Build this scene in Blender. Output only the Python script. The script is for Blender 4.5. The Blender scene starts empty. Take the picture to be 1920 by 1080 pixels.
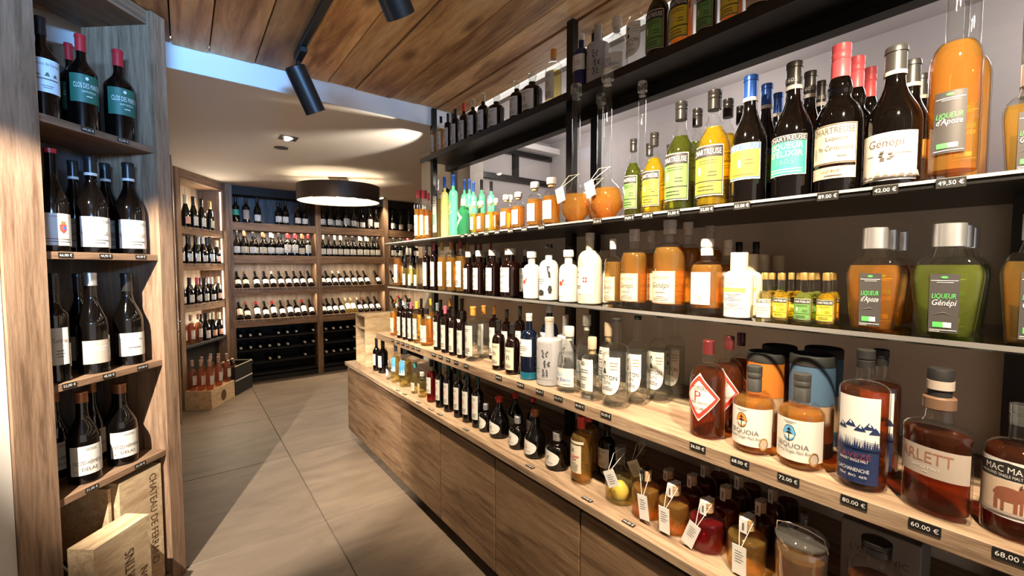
import bpy, bmesh, math, random
from mathutils import Vector, Matrix
random.seed(7)
SC = bpy.context.scene
COL = SC.collection
# ------------------------------------------------------------------ camera
F = 800.0                      # focal length in pixels of the 1920 px frame
YAW, PITCH, EYE = math.radians(37.5), math.radians(2.86), 1.5
cd = bpy.data.cameras.new('camera'); cd.sensor_width = 36.0; cd.lens = F/1920*36; cd.clip_start = .02
cam = bpy.data.objects.new('camera', cd); COL.objects.link(cam)
cam.location = (0, 0, EYE); cam.rotation_euler = (math.pi/2-PITCH, 0, -YAW)
SC.camera = cam
# ------------------------------------------------------------------ world, large lights, exposure
w = bpy.data.worlds.new('world'); SC.world = w; w.use_nodes = True
w.node_tree.nodes['Background'].inputs[0].default_value = (1, .90, .82, 1)
w.node_tree.nodes['Background'].inputs[1].default_value = .80
vs = SC.view_settings
vs.view_transform = 'Standard'; vs.look = 'None'; vs.gamma = 1; vs.use_curve_mapping = False
vs.exposure = 0.5
cy = SC.cycles
cy.max_bounces = 6; cy.adaptive_threshold = .1; cy.use_adaptive_sampling = True; cy.transparent_max_bounces = 28; cy.diffuse_bounces = 2; cy.glossy_bounces = 2
cy.caustics_reflective = False; cy.caustics_refractive = False; cy.sample_clamp_indirect = 4
def lamp(name, kind, loc, energy, col, target=None, **kw):
    l = bpy.data.lights.new(name, kind); l.energy = energy; l.color = col
    for k, v in kw.items(): setattr(l, k, v)
    o = bpy.data.objects.new(name, l); COL.objects.link(o); o.location = loc
    if target is not None:
        o.rotation_euler = (Vector(target)-Vector(loc)).to_track_quat('-Z', 'Y').to_euler()
    return o
# daylight of the glazed shop front, behind the camera
lamp('shop_front_daylight', 'AREA', (-.45, -2.6, 2.35), 13, (.20, .50, 1), (-.25, 2.85, 2.56), shape='RECTANGLE', size=1.6, size_y=.4, spread=math.radians(30))
# ------------------------------------------------------------------ survey helper: pixel -> point on a plane X = const or Z = const
_sf, _cf = math.sin(YAW), math.cos(YAW); _sp, _cp = math.sin(PITCH), math.cos(PITCH)
def ray(px, py):
    u, v = (px-960)/F, -(py-540)/F
    f = Vector((_sf*_cp, _cf*_cp, -_sp)); r = Vector((_cf, -_sf, 0)); up = Vector((_sf*_sp, _cf*_sp, _cp))
    return f + u*r + v*up
def hitX(px, py, X):
    d = ray(px, py); t = X/d.x; return Vector((X, d.y*t, EYE+d.z*t))
def hitZ(px, py, Z):
    d = ray(px, py); t = (Z-EYE)/d.z; return Vector((d.x*t, d.y*t, Z))
def depth(p):
    return (p[0]*_sf+p[1]*_cf)*_cp - (p[2]-EYE)*_sp
def proj(p):
    x, y, z = p[0], p[1], p[2]-EYE
    zc = depth(p); u = x*_cf-y*_sf; v = (x*_sf+y*_cf)*_sp+z*_cp
    return 960+F*u/zc, 540-F*v/zc
# ------------------------------------------------------------------ materials
MATS = {}
def nodes(m):
    m.use_nodes = True; return m.node_tree.nodes, m.node_tree.links
def pm(name, col, rough=.5, metal=0, spec=.5, coat=0, emit=None, est=0, bump=0, bscale=60):
    if name in MATS: return MATS[name]
    m = bpy.data.materials.new(name); n, l = nodes(m); b = n['Principled BSDF']
    b.inputs['Base Color'].default_value = (*col, 1); b.inputs['Roughness'].default_value = rough
    b.inputs['Metallic'].default_value = metal; b.inputs['Specular IOR Level'].default_value = spec
    b.inputs['Coat Weight'].default_value = coat
    if emit: b.inputs['Emission Color'].default_value = (*emit, 1); b.inputs['Emission Strength'].default_value = est
    if bump:
        t = n.new('ShaderNodeTexNoise'); t.inputs['Scale'].default_value = bscale; t.inputs['Detail'].default_value = 4
        c = n.new('ShaderNodeTexCoord'); l.new(c.outputs['Object'], t.inputs['Vector'])
        bp = n.new('ShaderNodeBump'); bp.inputs['Strength'].default_value = bump; bp.inputs['Distance'].default_value = .01
        l.new(t.outputs['Fac'], bp.inputs['Height']); l.new(bp.outputs['Normal'], b.inputs['Normal'])
    MATS[name] = m; return m
def wood(name, c0, c1, c2, scale=(1.2, 14, 14), rough=.55, vary=.0, bump=.25, knots=False):
    """grain: noise stretched along the direction with the small scale; each board differs by Object Info random"""
    if name in MATS: return MATS[name]
    m = bpy.data.materials.new(name); n, l = nodes(m); b = n['Principled BSDF']
    tc = n.new('ShaderNodeTexCoord'); mp = n.new('ShaderNodeMapping'); mp.inputs['Scale'].default_value = scale
    oi = n.new('ShaderNodeObjectInfo'); off = n.new('ShaderNodeMath'); off.operation = 'MULTIPLY'; off.inputs[1].default_value = 37
    l.new(oi.outputs['Random'], off.inputs[0]); l.new(tc.outputs['Object'], mp.inputs['Vector'])
    ad = n.new('ShaderNodeVectorMath'); ad.operation = 'ADD'; l.new(mp.outputs[0], ad.inputs[0]); l.new(off.outputs[0], ad.inputs[1])
    n1 = n.new('ShaderNodeTexNoise'); n1.inputs['Scale'].default_value = 2.2; n1.inputs['Detail'].default_value = 4
    n1.inputs['Roughness'].default_value = .62; n1.inputs['Distortion'].default_value = .6
    l.new(ad.outputs[0], n1.inputs['Vector'])
    n2 = n.new('ShaderNodeTexNoise'); n2.inputs['Scale'].default_value = 9; n2.inputs['Detail'].default_value = 3; n2.inputs['Roughness'].default_value = .7
    l.new(ad.outputs[0], n2.inputs['Vector'])
    r1 = n.new('ShaderNodeValToRGB'); e = r1.color_ramp.elements
    e[0].position = .33; e[0].color = (*c0, 1); e[1].position = .68; e[1].color = (*c2, 1)
    k = r1.color_ramp.elements.new(.5); k.color = (*c1, 1)
    l.new(n1.outputs['Fac'], r1.inputs['Fac'])
    r2 = n.new('ShaderNodeValToRGB'); r2.color_ramp.elements[0].position = .35; r2.color_ramp.elements[0].color = (.62, .6, .58, 1)
    r2.color_ramp.elements[1].position = .6; r2.color_ramp.elements[1].color = (1, 1, 1, 1)
    l.new(n2.outputs['Fac'], r2.inputs['Fac'])
    mx = n.new('ShaderNodeMix'); mx.data_type = 'RGBA'; mx.blend_type = 'MULTIPLY'; mx.inputs[0].default_value = .55
    l.new(r1.outputs[0], mx.inputs[6]); l.new(r2.outputs[0], mx.inputs[7])
    out = mx.outputs[2]
    if knots:
        v = n.new('ShaderNodeTexVoronoi'); v.inputs['Scale'].default_value = .85
        m2 = n.new('ShaderNodeMapping'); m2.inputs['Scale'].default_value = tuple(1.8 if s < 3 else 5 for s in scale)
        l.new(tc.outputs['Object'], m2.inputs[0]); a2_ = n.new('ShaderNodeVectorMath'); a2_.operation = 'ADD'; l.new(m2.outputs[0], a2_.inputs[0]); l.new(off.outputs[0], a2_.inputs[1]); l.new(a2_.outputs[0], v.inputs['Vector'])
        rk = n.new('ShaderNodeValToRGB'); rk.color_ramp.elements[0].position = .06; rk.color_ramp.elements[0].color = (.25, .17, .12, 1)
        rk.color_ramp.elements[1].position = .17; rk.color_ramp.elements[1].color = (1, 1, 1, 1)
        l.new(v.outputs['Distance'], rk.inputs['Fac'])
        mk = n.new('ShaderNodeMix'); mk.data_type = 'RGBA'; mk.blend_type = 'MULTIPLY'; mk.inputs[0].default_value = .8
        l.new(out, mk.inputs[6]); l.new(rk.outputs[0], mk.inputs[7]); out = mk.outputs[2]
    if vary:
        h = n.new('ShaderNodeHueSaturation'); mr = n.new('ShaderNodeMapRange'); mr.inputs['To Min'].default_value = 1-vary; mr.inputs['To Max'].default_value = 1+vary
        l.new(oi.outputs['Random'], mr.inputs['Value']); l.new(mr.outputs[0], h.inputs['Value']); l.new(out, h.inputs['Color']); out = h.outputs[0]
    l.new(out, b.inputs['Base Color']); b.inputs['Roughness'].default_value = rough; b.inputs['Specular IOR Level'].default_value = .3
    bp = n.new('ShaderNodeBump'); bp.inputs['Strength'].default_value = bump; bp.inputs['Distance'].default_value = .004
    l.new(n2.outputs['Fac'], bp.inputs['Height']); l.new(bp.outputs['Normal'], b.inputs['Normal'])
    MATS[name] = m; return m
def clear(name, tint, gloss=.9, rough=.02, body=0, bodycol=None, edge=5, base=.045):
    """thin clear glass or coloured liquid: tinted see-through, a fresnel sheen, and some scattered light"""
    if name in MATS: return MATS[name]
    m = bpy.data.materials.new(name); n, l = nodes(m); n.remove(n['Principled BSDF']); o = n['Material Output']
    t = n.new('ShaderNodeBsdfTransparent'); t.inputs[0].default_value = (*tint, 1)
    cur = t.outputs[0]
    if body:
        d = n.new('ShaderNodeBsdfDiffuse'); d.inputs[0].default_value = (*(bodycol or tint), 1)
        tr = n.new('ShaderNodeBsdfTranslucent'); tr.inputs[0].default_value = (*(bodycol or tint), 1)
        a = n.new('ShaderNodeMixShader'); a.inputs[0].default_value = .35; l.new(d.outputs[0], a.inputs[1]); l.new(tr.outputs[0], a.inputs[2])
        x = n.new('ShaderNodeMixShader'); x.inputs[0].default_value = body; l.new(cur, x.inputs[1]); l.new(a.outputs[0], x.inputs[2]); cur = x.outputs[0]
    g = n.new('ShaderNodeBsdfGlossy'); g.inputs['Roughness'].default_value = rough; g.inputs[0].default_value = (gloss, gloss, gloss, 1)
    lw = n.new('ShaderNodeLayerWeight'); lw.inputs[0].default_value = .5
    pw = n.new('ShaderNodeMath'); pw.operation = 'POWER'; pw.inputs[1].default_value = edge; l.new(lw.outputs['Facing'], pw.inputs[0])
    fr = n.new('ShaderNodeMath'); fr.operation = 'MULTIPLY_ADD'; fr.inputs[1].default_value = .85; fr.inputs[2].default_value = base; l.new(pw.outputs[0], fr.inputs[0])
    x = n.new('ShaderNodeMixShader'); l.new(fr.outputs[0], x.inputs[0]); l.new(cur, x.inputs[1]); l.new(g.outputs[0], x.inputs[2])
    l.new(x.outputs[0], o.inputs['Surface']); MATS[name] = m; return m
# oak of the shelving; grain along Y (right hand shelving), along X (wine wall), along Z (uprights)
OAK = dict(c0=(.20, .125, .078), c1=(.36, .25, .165), c2=(.47, .345, .235))
oak_y = wood('oak_grain_y', scale=(16, 1.3, 16), **OAK)
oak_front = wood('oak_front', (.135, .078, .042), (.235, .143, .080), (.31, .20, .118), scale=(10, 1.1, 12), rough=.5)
oak_x = wood('oak_grain_x', (.15, .085, .05), (.25, .15, .09), (.32, .20, .125), scale=(1.3, 16, 16))
oak_z = wood('oak_grain_z', (.16, .095, .058), (.28, .175, .11), (.36, .235, .155), scale=(16, 16, 1.2), vary=.08)
oak_back = wood('oak_back_panel', (.24, .175, .125), (.36, .28, .21), (.44, .36, .28), scale=(9, 9, .9), vary=.06)
grey_back = wood('grey_stained_back', (.05, .05, .055), (.10, .10, .11), (.15, .15, .16), scale=(9, 9, .9))
pine = wood('pine_crate', (.50, .34, .19), (.66, .48, .29), (.74, .57, .37), scale=(2, 9, 9), rough=.6, bump=.1)
reclaimed = wood('reclaimed_plank', (.30, .13, .045), (.66, .37, .16), (.84, .55, .28), scale=(4.6, .55, 4.6), rough=.6, vary=.42, bump=.6, knots=True)
black_steel = pm('black_steel', (.012, .011, .011), .38, .3, .5, bump=.05, bscale=200)
black_matt = pm('black_matt', (.008, .007, .007), .7)
dark_metal = pm('lamp_black', (.010, .010, .011), .42)
bronze = pm('dark_bronze', (.055, .033, .022), .45, .4)
white_paint = pm('white_ceiling_paint', (.78, .745, .73), .85, bump=.04, bscale=180)
wall_paint = pm('wall_paint_white', (.74, .68, .60), .8)
fascia_paint = pm('fascia_white', (.78, .82, .86), .8)
taupe = pm('taupe_panel', (.80, .69, .58), .35)
lilac = pm('grey_plaster', (.55, .50, .49), .8)
warm_led = pm('led_strip', (1, .9, .75), .5, emit=(1, .82, .58), est=3)
shelf_glass = clear('shelf_glass', (.80, .84, .82), .9, .03)
pane_glass = clear('pane_glass', (.93, .94, .94), .8, .02)
chrome = pm('chrome', (.75, .75, .76), .12, 1)
steel_edge = pm('acrylic_rail', (.45, .43, .40), .2, 0, .6)
def tile_mat():
    m = bpy.data.materials.new('stone_tile'); n, l = nodes(m); b = n['Principled BSDF']
    tc = n.new('ShaderNodeTexCoord'); oi = n.new('ShaderNodeObjectInfo'); mu = n.new('ShaderNodeMath'); mu.operation = 'MULTIPLY'; mu.inputs[1].default_value = 50
    l.new(oi.outputs['Random'], mu.inputs[0])
    mp = n.new('ShaderNodeMapping'); mp.inputs['Rotation'].default_value = (0, 0, .5); mp.inputs['Scale'].default_value = (1.1, 3.4, 1); l.new(tc.outputs['Object'], mp.inputs[0])
    a = n.new('ShaderNodeTexNoise'); a.noise_dimensions = '4D'; a.inputs['Scale'].default_value = 1.6; a.inputs['Detail'].default_value = 9; a.inputs['Roughness'].default_value = .62; a.inputs['Distortion'].default_value = .8
    l.new(mp.outputs[0], a.inputs['Vector']); l.new(mu.outputs[0], a.inputs['W'])
    r = n.new('ShaderNodeValToRGB'); e = r.color_ramp.elements; e[0].position = .3; e[0].color = (.105, .076, .054, 1); e[1].position = .72; e[1].color = (.215, .163, .120, 1)
    l.new(a.outputs['Fac'], r.inputs['Fac'])
    h = n.new('ShaderNodeHueSaturation'); mr = n.new('ShaderNodeMapRange'); mr.inputs['To Min'].default_value = .88; mr.inputs['To Max'].default_value = 1.1
    l.new(oi.outputs['Random'], mr.inputs['Value']); l.new(mr.outputs[0], h.inputs['Value']); l.new(r.outputs[0], h.inputs['Color']); l.new(h.outputs[0], b.inputs['Base Color'])
    f = n.new('ShaderNodeTexNoise'); f.inputs['Scale'].default_value = 45; f.inputs['Detail'].default_value = 5; l.new(tc.outputs['Object'], f.inputs['Vector'])
    bp = n.new('ShaderNodeBump'); bp.inputs['Strength'].default_value = .12; bp.inputs['Distance'].default_value = .004; l.new(f.outputs['Fac'], bp.inputs['Height']); l.new(bp.outputs[0], b.inputs['Normal'])
    b.inputs['Roughness'].default_value = .5; return m
stone = tile_mat()
# ------------------------------------------------------------------ mesh helpers
class Geo:
    def __init__(s): s.v = []; s.f = []; s.m = []; s.mats = []; s.smooth = []
    def mi(s, mat):
        if mat not in s.mats: s.mats.append(mat)
        return s.mats.index(mat)
    def add(s, verts, faces, mat, smooth=False):
        o = len(s.v); k = s.mi(mat); s.v += [tuple(p) for p in verts]
        for f in faces: s.f.append(tuple(o+i for i in f)); s.m.append(k); s.smooth.append(smooth)
    def box(s, a, b, mat, bev=0.0):
        x0, y0, z0 = [min(p, q) for p, q in zip(a, b)]; x1, y1, z1 = [max(p, q) for p, q in zip(a, b)]
        if bev <= 0:
            V = [(x, y, z) for z in (z0, z1) for y in (y0, y1) for x in (x0, x1)]
            s.add(V, [(0, 2, 3, 1), (4, 5, 7, 6), (0, 1, 5, 4), (2, 6, 7, 3), (0, 4, 6, 2), (1, 3, 7, 5)], mat)
        else:
            bm = bmesh.new(); bmesh.ops.create_cube(bm, size=1)
            for v in bm.verts: v.co = Vector(((x0+x1)/2+v.co.x*(x1-x0), (y0+y1)/2+v.co.y*(y1-y0), (z0+z1)/2+v.co.z*(z1-z0)))
            bmesh.ops.bevel(bm, geom=bm.edges[:], offset=bev, segments=1, affect='EDGES')
            bm.verts.index_update(); s.add([v.co[:] for v in bm.verts], [[v.index for v in f.verts] for f in bm.faces], mat); bm.free()
        return s
    def tube(s, pts, r, mat, seg=8, cap=True):
        pts = [Vector(p) for p in pts]; V = []; Fc = []
        up = Vector((0, 0, 1))
        for i, p in enumerate(pts):
            t = (pts[min(i+1, len(pts)-1)]-pts[max(i-1, 0)]).normalized()
            a = t.cross(up); a = a.normalized() if a.length > 1e-4 else Vector((1, 0, 0)); b = t.cross(a).normalized()
            rr = r[i] if isinstance(r, (list, tuple)) else r
            for k in range(seg):
                th = 2*math.pi*k/seg; V.append(p+rr*(math.cos(th)*a+math.sin(th)*b))
        for i in range(len(pts)-1):
            for k in range(seg):
                q = (k+1) % seg; Fc.append((i*seg+k, i*seg+q, (i+1)*seg+q, (i+1)*seg+k))
        if cap: Fc.append(tuple(range(seg))); Fc.append(tuple(reversed(range((len(pts)-1)*seg, len(pts)*seg))))
        s.add(V, Fc, mat, True); return s
    def mesh(s, name):
        me = bpy.data.meshes.new(name); me.from_pydata(s.v, [], s.f)
        for m in s.mats: me.materials.append(m)
        me.polygons.foreach_set('material_index', s.m); me.polygons.foreach_set('use_smooth', s.smooth); me.update()
        if any(s.smooth): me.set_sharp_from_angle(angle=math.radians(38))
        return me
    def build(s, name, parent=None, loc=(0, 0, 0), rz=0):
        return link(name, s.mesh(name), parent, loc, rz)
def link(name, me, parent=None, loc=(0, 0, 0), rz=0):
    o = bpy.data.objects.new(name, me); COL.objects.link(o); o.location = loc
    if rz: o.rotation_euler = (0, 0, rz)
    if parent is not None: o.parent = parent
    return o
THINGS = []
def tag(o, label, cat, group=None):
    o['label'] = label; o['category'] = cat
    if group: o['group'] = group
    THINGS.append(o); return o
def thing(name, label, cat, loc=(0, 0, 0), rz=0, group=None):
    o = link(name, None, None, loc, rz); o.empty_display_size = .05
    return tag(o, label, cat, group)
def struct(o): o['kind'] = 'structure'; return o
def sbox(name, a, b, mat, parent=None, bev=0):
    g = Geo(); g.box(a, b, mat, bev); o = g.build(name, parent)
    return o if parent is not None else struct(o)
def part(name, a, b, mat, parent, bev=0): g = Geo(); g.box(a, b, mat, bev); return g.build(name, parent)
# ------------------------------------------------------------------ the room
ZC, ZW = 2.64, 2.52            # wooden ceiling, white ceiling
fl = sbox('floor', (-2.2, -3, -.05), (4.6, 7.2, -.004), pm('grout', (.10, .08, .065), .9))
g = Geo(); g.box((-.538, -.538, -.02), (.538, .538, 0), stone, .002); tile = g.mesh('floor_tile')
for i in range(-1, 4):
    for j in range(-2, 5):
        off = .0 if i <= 0 else .0
        link('floor_tile', tile, fl, (.62-.54+i*1.08-.0, 2.62-.54+j*1.08, 0))
cl = sbox('ceiling', (-2.2, -3, ZC+.04), (1.74, 2.85, ZC+.09), black_matt)
x = -1.62; k = 0
wd = [.20, .17, .24, .19, .15, .22, .18, .25, .16, .21, .19]
while x < 1.69:
    wdt = min(wd[k % len(wd)], 1.70-x); dz = [0, .006, .002, .008, .003][k % 5]
    cuts = [-3.0, [-.9, .5, 1.35, .1][k % 4], 2.848] if k % 3 else [-3.0, 2.848]
    for a, b in zip(cuts, cuts[1:]):
        g = Geo(); g.box((-wdt/2+.003, -(b-a)/2+.001, 0), (wdt/2-.003, (b-a)/2-.001, .03), reclaimed, .002)
        g.build('ceiling_plank', cl, (x+wdt/2, (a+b)/2, ZC-dz+.008))
    x += wdt; k += 1
sbox('ceiling_white', (-2.2, 2.87, ZW), (4.6, 7.2, ZW+.05), white_paint)['kind'] = 'structure'
sbox('trim_1', (-2.2, 2.85, ZW), (1.74, 2.87, ZC+.03), fascia_paint)
sbox('wall_back', (-1.6, 6.74, 0), (4.6, 6.85, ZW), wall_paint)
sbox('wall_left', (-1.70, -3, 0), (-1.6, 6.85, ZC), wall_paint)
sbox('wall_right', (1.74, 2.79, 0), (1.86, 3.62, ZC+.03), wall_paint)
sbox('trim_2', (1.66, -1.2, .55), (1.70, 2.79, 1.66), taupe)                      # opaque panel behind the lower shelves
sbox('wall_side', (4.5, -3, 0), (4.6, 6.85, ZC), lilac)
# room seen through the glazing above the middle shelf
sbox('wall_beyond', (2.75, -1.8, 0), (2.85, 3.0, ZC), lilac)
sbox('ceiling_beyond', (1.80, -1.8, ZC-.0), (2.75, 3.0, ZC+.03), lilac)
sbox('wall_partition', (1.86, 3.0, 0), (4.5, 3.08, ZC), lilac)
win = sbox('window_1', (1.70, -1.2, 1.66), (1.725, -1.15, ZC), black_steel)
part('window_pane', (1.710, -1.15, 1.68), (1.716, 2.78, ZC), pane_glass, win)
part('window_rail', (1.70, -1.15, 1.64), (1.725, 2.78, 1.68), black_steel, win)
w2 = sbox('window_2', (1.87, 2.96, 2.24), (2.74, 3.0, 2.285), black_steel)
part('window_rail', (1.87, 2.96, 2.47), (2.74, 3.0, 2.51), black_steel, w2)
part('window_mullion', (2.30, 2.955, 2.285), (2.345, 3.0, 2.47), black_steel, w2)
# shop entrance wall beside the left shelving
# ------------------------------------------------------------------ right hand rack, worktop and cabinets
XT, X2, XG, XW, XC = 1.39, 1.20, 1.215, 1.13, 1.10      # front edges: top shelf, middle shelf, glass shelf, oak shelf, worktop
ZT, Z2, ZG, ZO, ZK = 2.285, 1.672, 1.352, 1.005, .68        # top surfaces
YE = 3.12
rack = thing('steel_shelf_rack', 'tall black steel shelf rack holding spirits along the right side', 'shelf rack')
for y in (2.85, 1.45, .06, -1.1):
    part('front_post', (1.45, y-.02, ZK), (1.485, y+.02, ZC), black_steel, rack)
    part('rear_post', (1.62, y-.02, ZK), (1.655, y+.02, ZC), black_steel, rack)
part('top_shelf', (XT, -1.2, ZT-.012), (1.655, 2.92, ZT), black_steel, rack)
part('shelf_lip', (XT+.0, -1.2, ZT-.035), (XT+.006, 2.92, ZT-.012), black_steel, rack)
part('top_beam', (1.60, -1.2, ZT-.06), (1.655, 2.92, ZT-.012), black_steel, rack)
part('middle_shelf', (X2, -1.2, Z2-.014), (1.655, YE, Z2), black_steel, rack)
part('price_rail', (X2-.004, -1.2, Z2-.004), (X2, YE, Z2+.0025), steel_edge, rack)
part('glass_shelf', (XG, -1.2, ZG-.010), (1.655, YE, ZG), shelf_glass, rack)
part('glass_shelf_rail', (XG-.003, -1.2, ZG-.010), (XG, YE, ZG+.0005), pm('brushed_rail', (.46, .45, .44), .35, .7), rack)
part('shelf_support', (XG+.06, -1.2, ZG-.022), (1.655, YE, ZG-.0105), pm('grey_steel', (.10, .095, .09), .3, .6), rack)
part('oak_shelf', (XW, -1.2, ZO-.045), (1.655, YE+.04, ZO), oak_y, rack, .002)
wt = tag(part('worktop', (XC-.02, -1.2, ZK-.03), (1.655, 3.79, ZK), oak_y, None, .002), 'long oak worktop along the right wall carrying rows of liqueur bottles', 'worktop')
ye = [3.79]
for px, py in ((752, 850), (826, 900), (928, 960), (1087, 1040)): ye.append(hitX(px, py, XC).y)
ye += [ye[-1]-.55, ye[-1]-1.1]
names = ['at the far end beside the aisle', 'second from the far end', 'third from the far end', 'fourth from the far end', 'nearest the camera but one', 'nearest the camera']
for i, (a, b) in enumerate(zip(ye, ye[1:])):
    t = thing('low_cabinet', 'low oak cabinet under the worktop, '+names[i], 'cabinet', (1.35, (a+b)/2, 0), 0, 'oak cabinets under the worktop')
    hw = (a-b)/2
    part('carcass', (-.22, -hw+.001, .09), (.30, hw-(.02 if i == 0 else .001), .62), black_matt, t)
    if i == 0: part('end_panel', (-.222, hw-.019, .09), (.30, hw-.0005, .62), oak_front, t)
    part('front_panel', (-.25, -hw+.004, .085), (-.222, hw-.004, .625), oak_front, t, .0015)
    part('plinth', (-.12, -hw+.001, 0), (.30, hw-.001, .09), black_matt, t)
    part('shadow_rail', (-.232, -hw+.001, .625), (.30, hw-.001, .65), black_matt, t)
# lamps of the room beyond the glazing
for yy in (2.35, 1.2, -.1):
    g = Geo(); g.tube([(0, 0, 0), (0, 0, -.004)], [.045, .042], pm('beyond_lens', (1, .95, .9), .3, emit=(1, .94, .86), est=9), 20)
    tag(g.build('recessed_spotlight', None, (2.25, yy, ZC-.0005)), 'recessed ceiling light in the room beyond the glazing, '+{2.35: 'nearest the dark transom', 1.2: 'behind the middle post', -.1: 'farthest right'}[yy], 'spotlight', 'recessed lights beyond the glazing')
    lamp('beyond_room_light', 'POINT', (2.25, yy, ZC-.25), 7, (1, .92, .88), shadow_soft_size=.12)
# ------------------------------------------------------------------ left shelving unit (oblique), front corner to front corner
A, B = Vector((-.385, 2.20, 0)), Vector((-.085, 2.535, 0))
LU_W = (B-A).length; LU_A = math.atan2(B.y-A.y, B.x-A.x)
LZ = [2.04, 1.555, 1.07, .645]
lu = thing('wine_shelf_unit', 'tall weathered oak shelf unit with large wine bottles at the left edge', 'shelf unit', A, LU_A)
part('near_post', (-.122, 0, 0), (0, .34, ZC), oak_z, lu)
part('far_post', (LU_W, 0, 0), (LU_W+.07, .34, ZC), oak_z, lu)
part('top_board', (0, .02, 2.58), (LU_W, .34, ZC), oak_x, lu)
for z in LZ: part('shelf', (0, .012, z-.028), (LU_W, .33, z), oak_x, lu, .0015)
part('base_board', (0, .012, .02), (LU_W, .33, .05), oak_x, lu)
part('back_panel', (0, .315, 0), (LU_W, .335, 2.36), grey_back, lu)
o = sbox('wall_entrance', (-.99, 1.55, 0), (-.51, 2.12, .0001), wall_paint); bpy.data.objects.remove(o)
wl = Geo(); wl.box((-.60, .01, 0), (-.125, .34, 1.62), wall_paint); struct(wl.build('wall_entrance', None, A, LU_A))
def lu_pt(x, y, z): return Vector((A.x+x*math.cos(LU_A)-y*math.sin(LU_A), A.y+x*math.sin(LU_A)+y*math.cos(LU_A), z))
# tall closed cabinets seen almost edge-on
nm = ['nearest the wine shelf unit', 'second behind the wine shelf unit', 'third behind the wine shelf unit', 'farthest, next to the sparkling wine bay']
for i, (y0, y1, xx) in enumerate([(2.88, 3.45, -.100), (3.45, 4.15, -.085), (4.15, 4.85, -.072), (4.85, 5.52, -.062)]):
    t = thing('tall_cabinet', 'tall closed oak cabinet '+nm[i], 'cabinet', (xx, (y0+y1)/2, 0), 0, 'tall oak cabinets on the left')
    hw = (y1-y0)/2
    part('carcass', (-.35, -hw, 0), (-.025, hw-.001, ZW-.001), oak_z, t)
    d = part('cabinet_door', (-.024, -hw+.02, .06), (0, hw-.012, ZW-.03), oak_z, t, .003)
    g = Geo(); g.tube([(0, -hw+.07, 1.0), (.016, -hw+.07, 1.0)], .007, chrome, 10); g.tube([(.016, -hw+.07, 1.0), (.024, -hw+.07, 1.0)], .012, chrome, 12)
    g.build('knob', d)
# ------------------------------------------------------------------ wine wall: two straight bays and a slanted one
YB, BD = 6.36, .34
BX = [.46, 1.49, 2.46, 3.45]
BZ = [2.06, 1.645, 1.225, .82]
ww = thing('wine_wall_shelving', 'oak wine wall with lit shelves across the back of the shop', 'shelving', (0, YB, 0))
for i, xx in enumerate(BX):
    part('upright', (xx-.035, -.004, 0), (xx+.035, BD, ZW-.001), oak_z, ww)
for a, b in zip(BX, BX[1:]):
    for j, z in enumerate(BZ):
        if j < 2:
            part('shelf', (a+.035, .024, z-.085), (b-.035, BD, z), oak_x, ww, .002); part('shelf_nosing', (a+.035, .006, z-.10), (b-.035, .0235, z), oak_x, ww, .002)
        else:
            part('shelf', (a+.035, .012, z-.075), (b-.035, BD, z-.016), oak_x, ww, .002)
            part('shelf_nosing', (a+.035, .0, z-.095), (b-.035, .024, z+.004), oak_x, ww, .002)
    part('back_panel', (a+.035, BD-.02, .8), (b-.035, BD, BZ[0]), oak_back, ww)
    part('back_panel', (a+.035, BD-.02, BZ[0]), (b-.035, BD, ZW-.06), grey_back, ww)
    part('header', (a+.035, .05, ZW-.11), (b-.035, .08, ZW-.001), black_matt, ww)
    part('rack_back', (a+.035, BD-.02, .02), (b-.035, BD-.001, .735), black_matt, ww)
    part('rack_frame', (a+.035, .015, .0), (b-.035, .03, .06), black_matt, ww)
    for z in (.10, .25, .42, .58): part('rack_board', (a+.035, .03, z-.012), (b-.035, BD-.021, z), black_matt, ww)
    for j in (1, 2, 3):
        z = BZ[j-1]-.087 if j < 3 else BZ[2]-.087
        part('light_strip', (a+.06, .030, z-.004), (b-.06, .042, z), warm_led, ww)
        lamp('shelf_strip_light', 'AREA', ((a+b)/2, YB+.038, z-.008), 4.6, (1, .80, .56), ((a+b)/2, YB+.038, z-.45), shape='RECTANGLE', size=b-a-.14, size_y=.012)
# slanted bay between the tall cabinets and the wine wall
P0, P1 = Vector((-.045, 5.56, 0)), Vector((.425, 6.33, 0))
SB_W = (P1-P0).length; SB_A = math.atan2(P1.y-P0.y, P1.x-P0.x)
SZ = [1.925, 1.535, 1.09, .655]
sb = thing('sparkling_wine_bay', 'slanted oak shelf bay of sparkling wine with bright side lighting', 'shelving', P0, SB_A)
part('upright', (0, 0, 0), (.07, .30, ZW-.001), oak_z, sb)
part('upright', (SB_W-.06, 0, 0), (SB_W, .30, ZW-.001), oak_z, sb)
part('header', (.07, 0, ZW-.10), (SB_W-.06, .30, ZW-.001), oak_x, sb)
for j, z in enumerate(SZ): part('shelf', (.07, .008, z-.075 if j < 3 else z-.03), (SB_W-.06, .29, z), oak_x if j < 3 else black_matt, sb, .002)
part('back_panel', (.07, .28, .62), (SB_W-.06, .30, ZW-.1), oak_back, sb)
part('lower_panel', (.07, .10, 0), (SB_W-.06, .28, .62), black_matt, sb)
for z0, z1 in ((1.94, 2.40), (1.55, 1.84), (1.11, 1.45), (.67, 1.0)):
    part('light_strip', (SB_W-.068, .02, z0), (SB_W-.061, .032, z1), warm_led, sb)
def sb_pt(x, y, z): return Vector((P0.x+x*math.cos(SB_A)-y*math.sin(SB_A), P0.y+x*math.sin(SB_A)+y*math.cos(SB_A), z))
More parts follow.
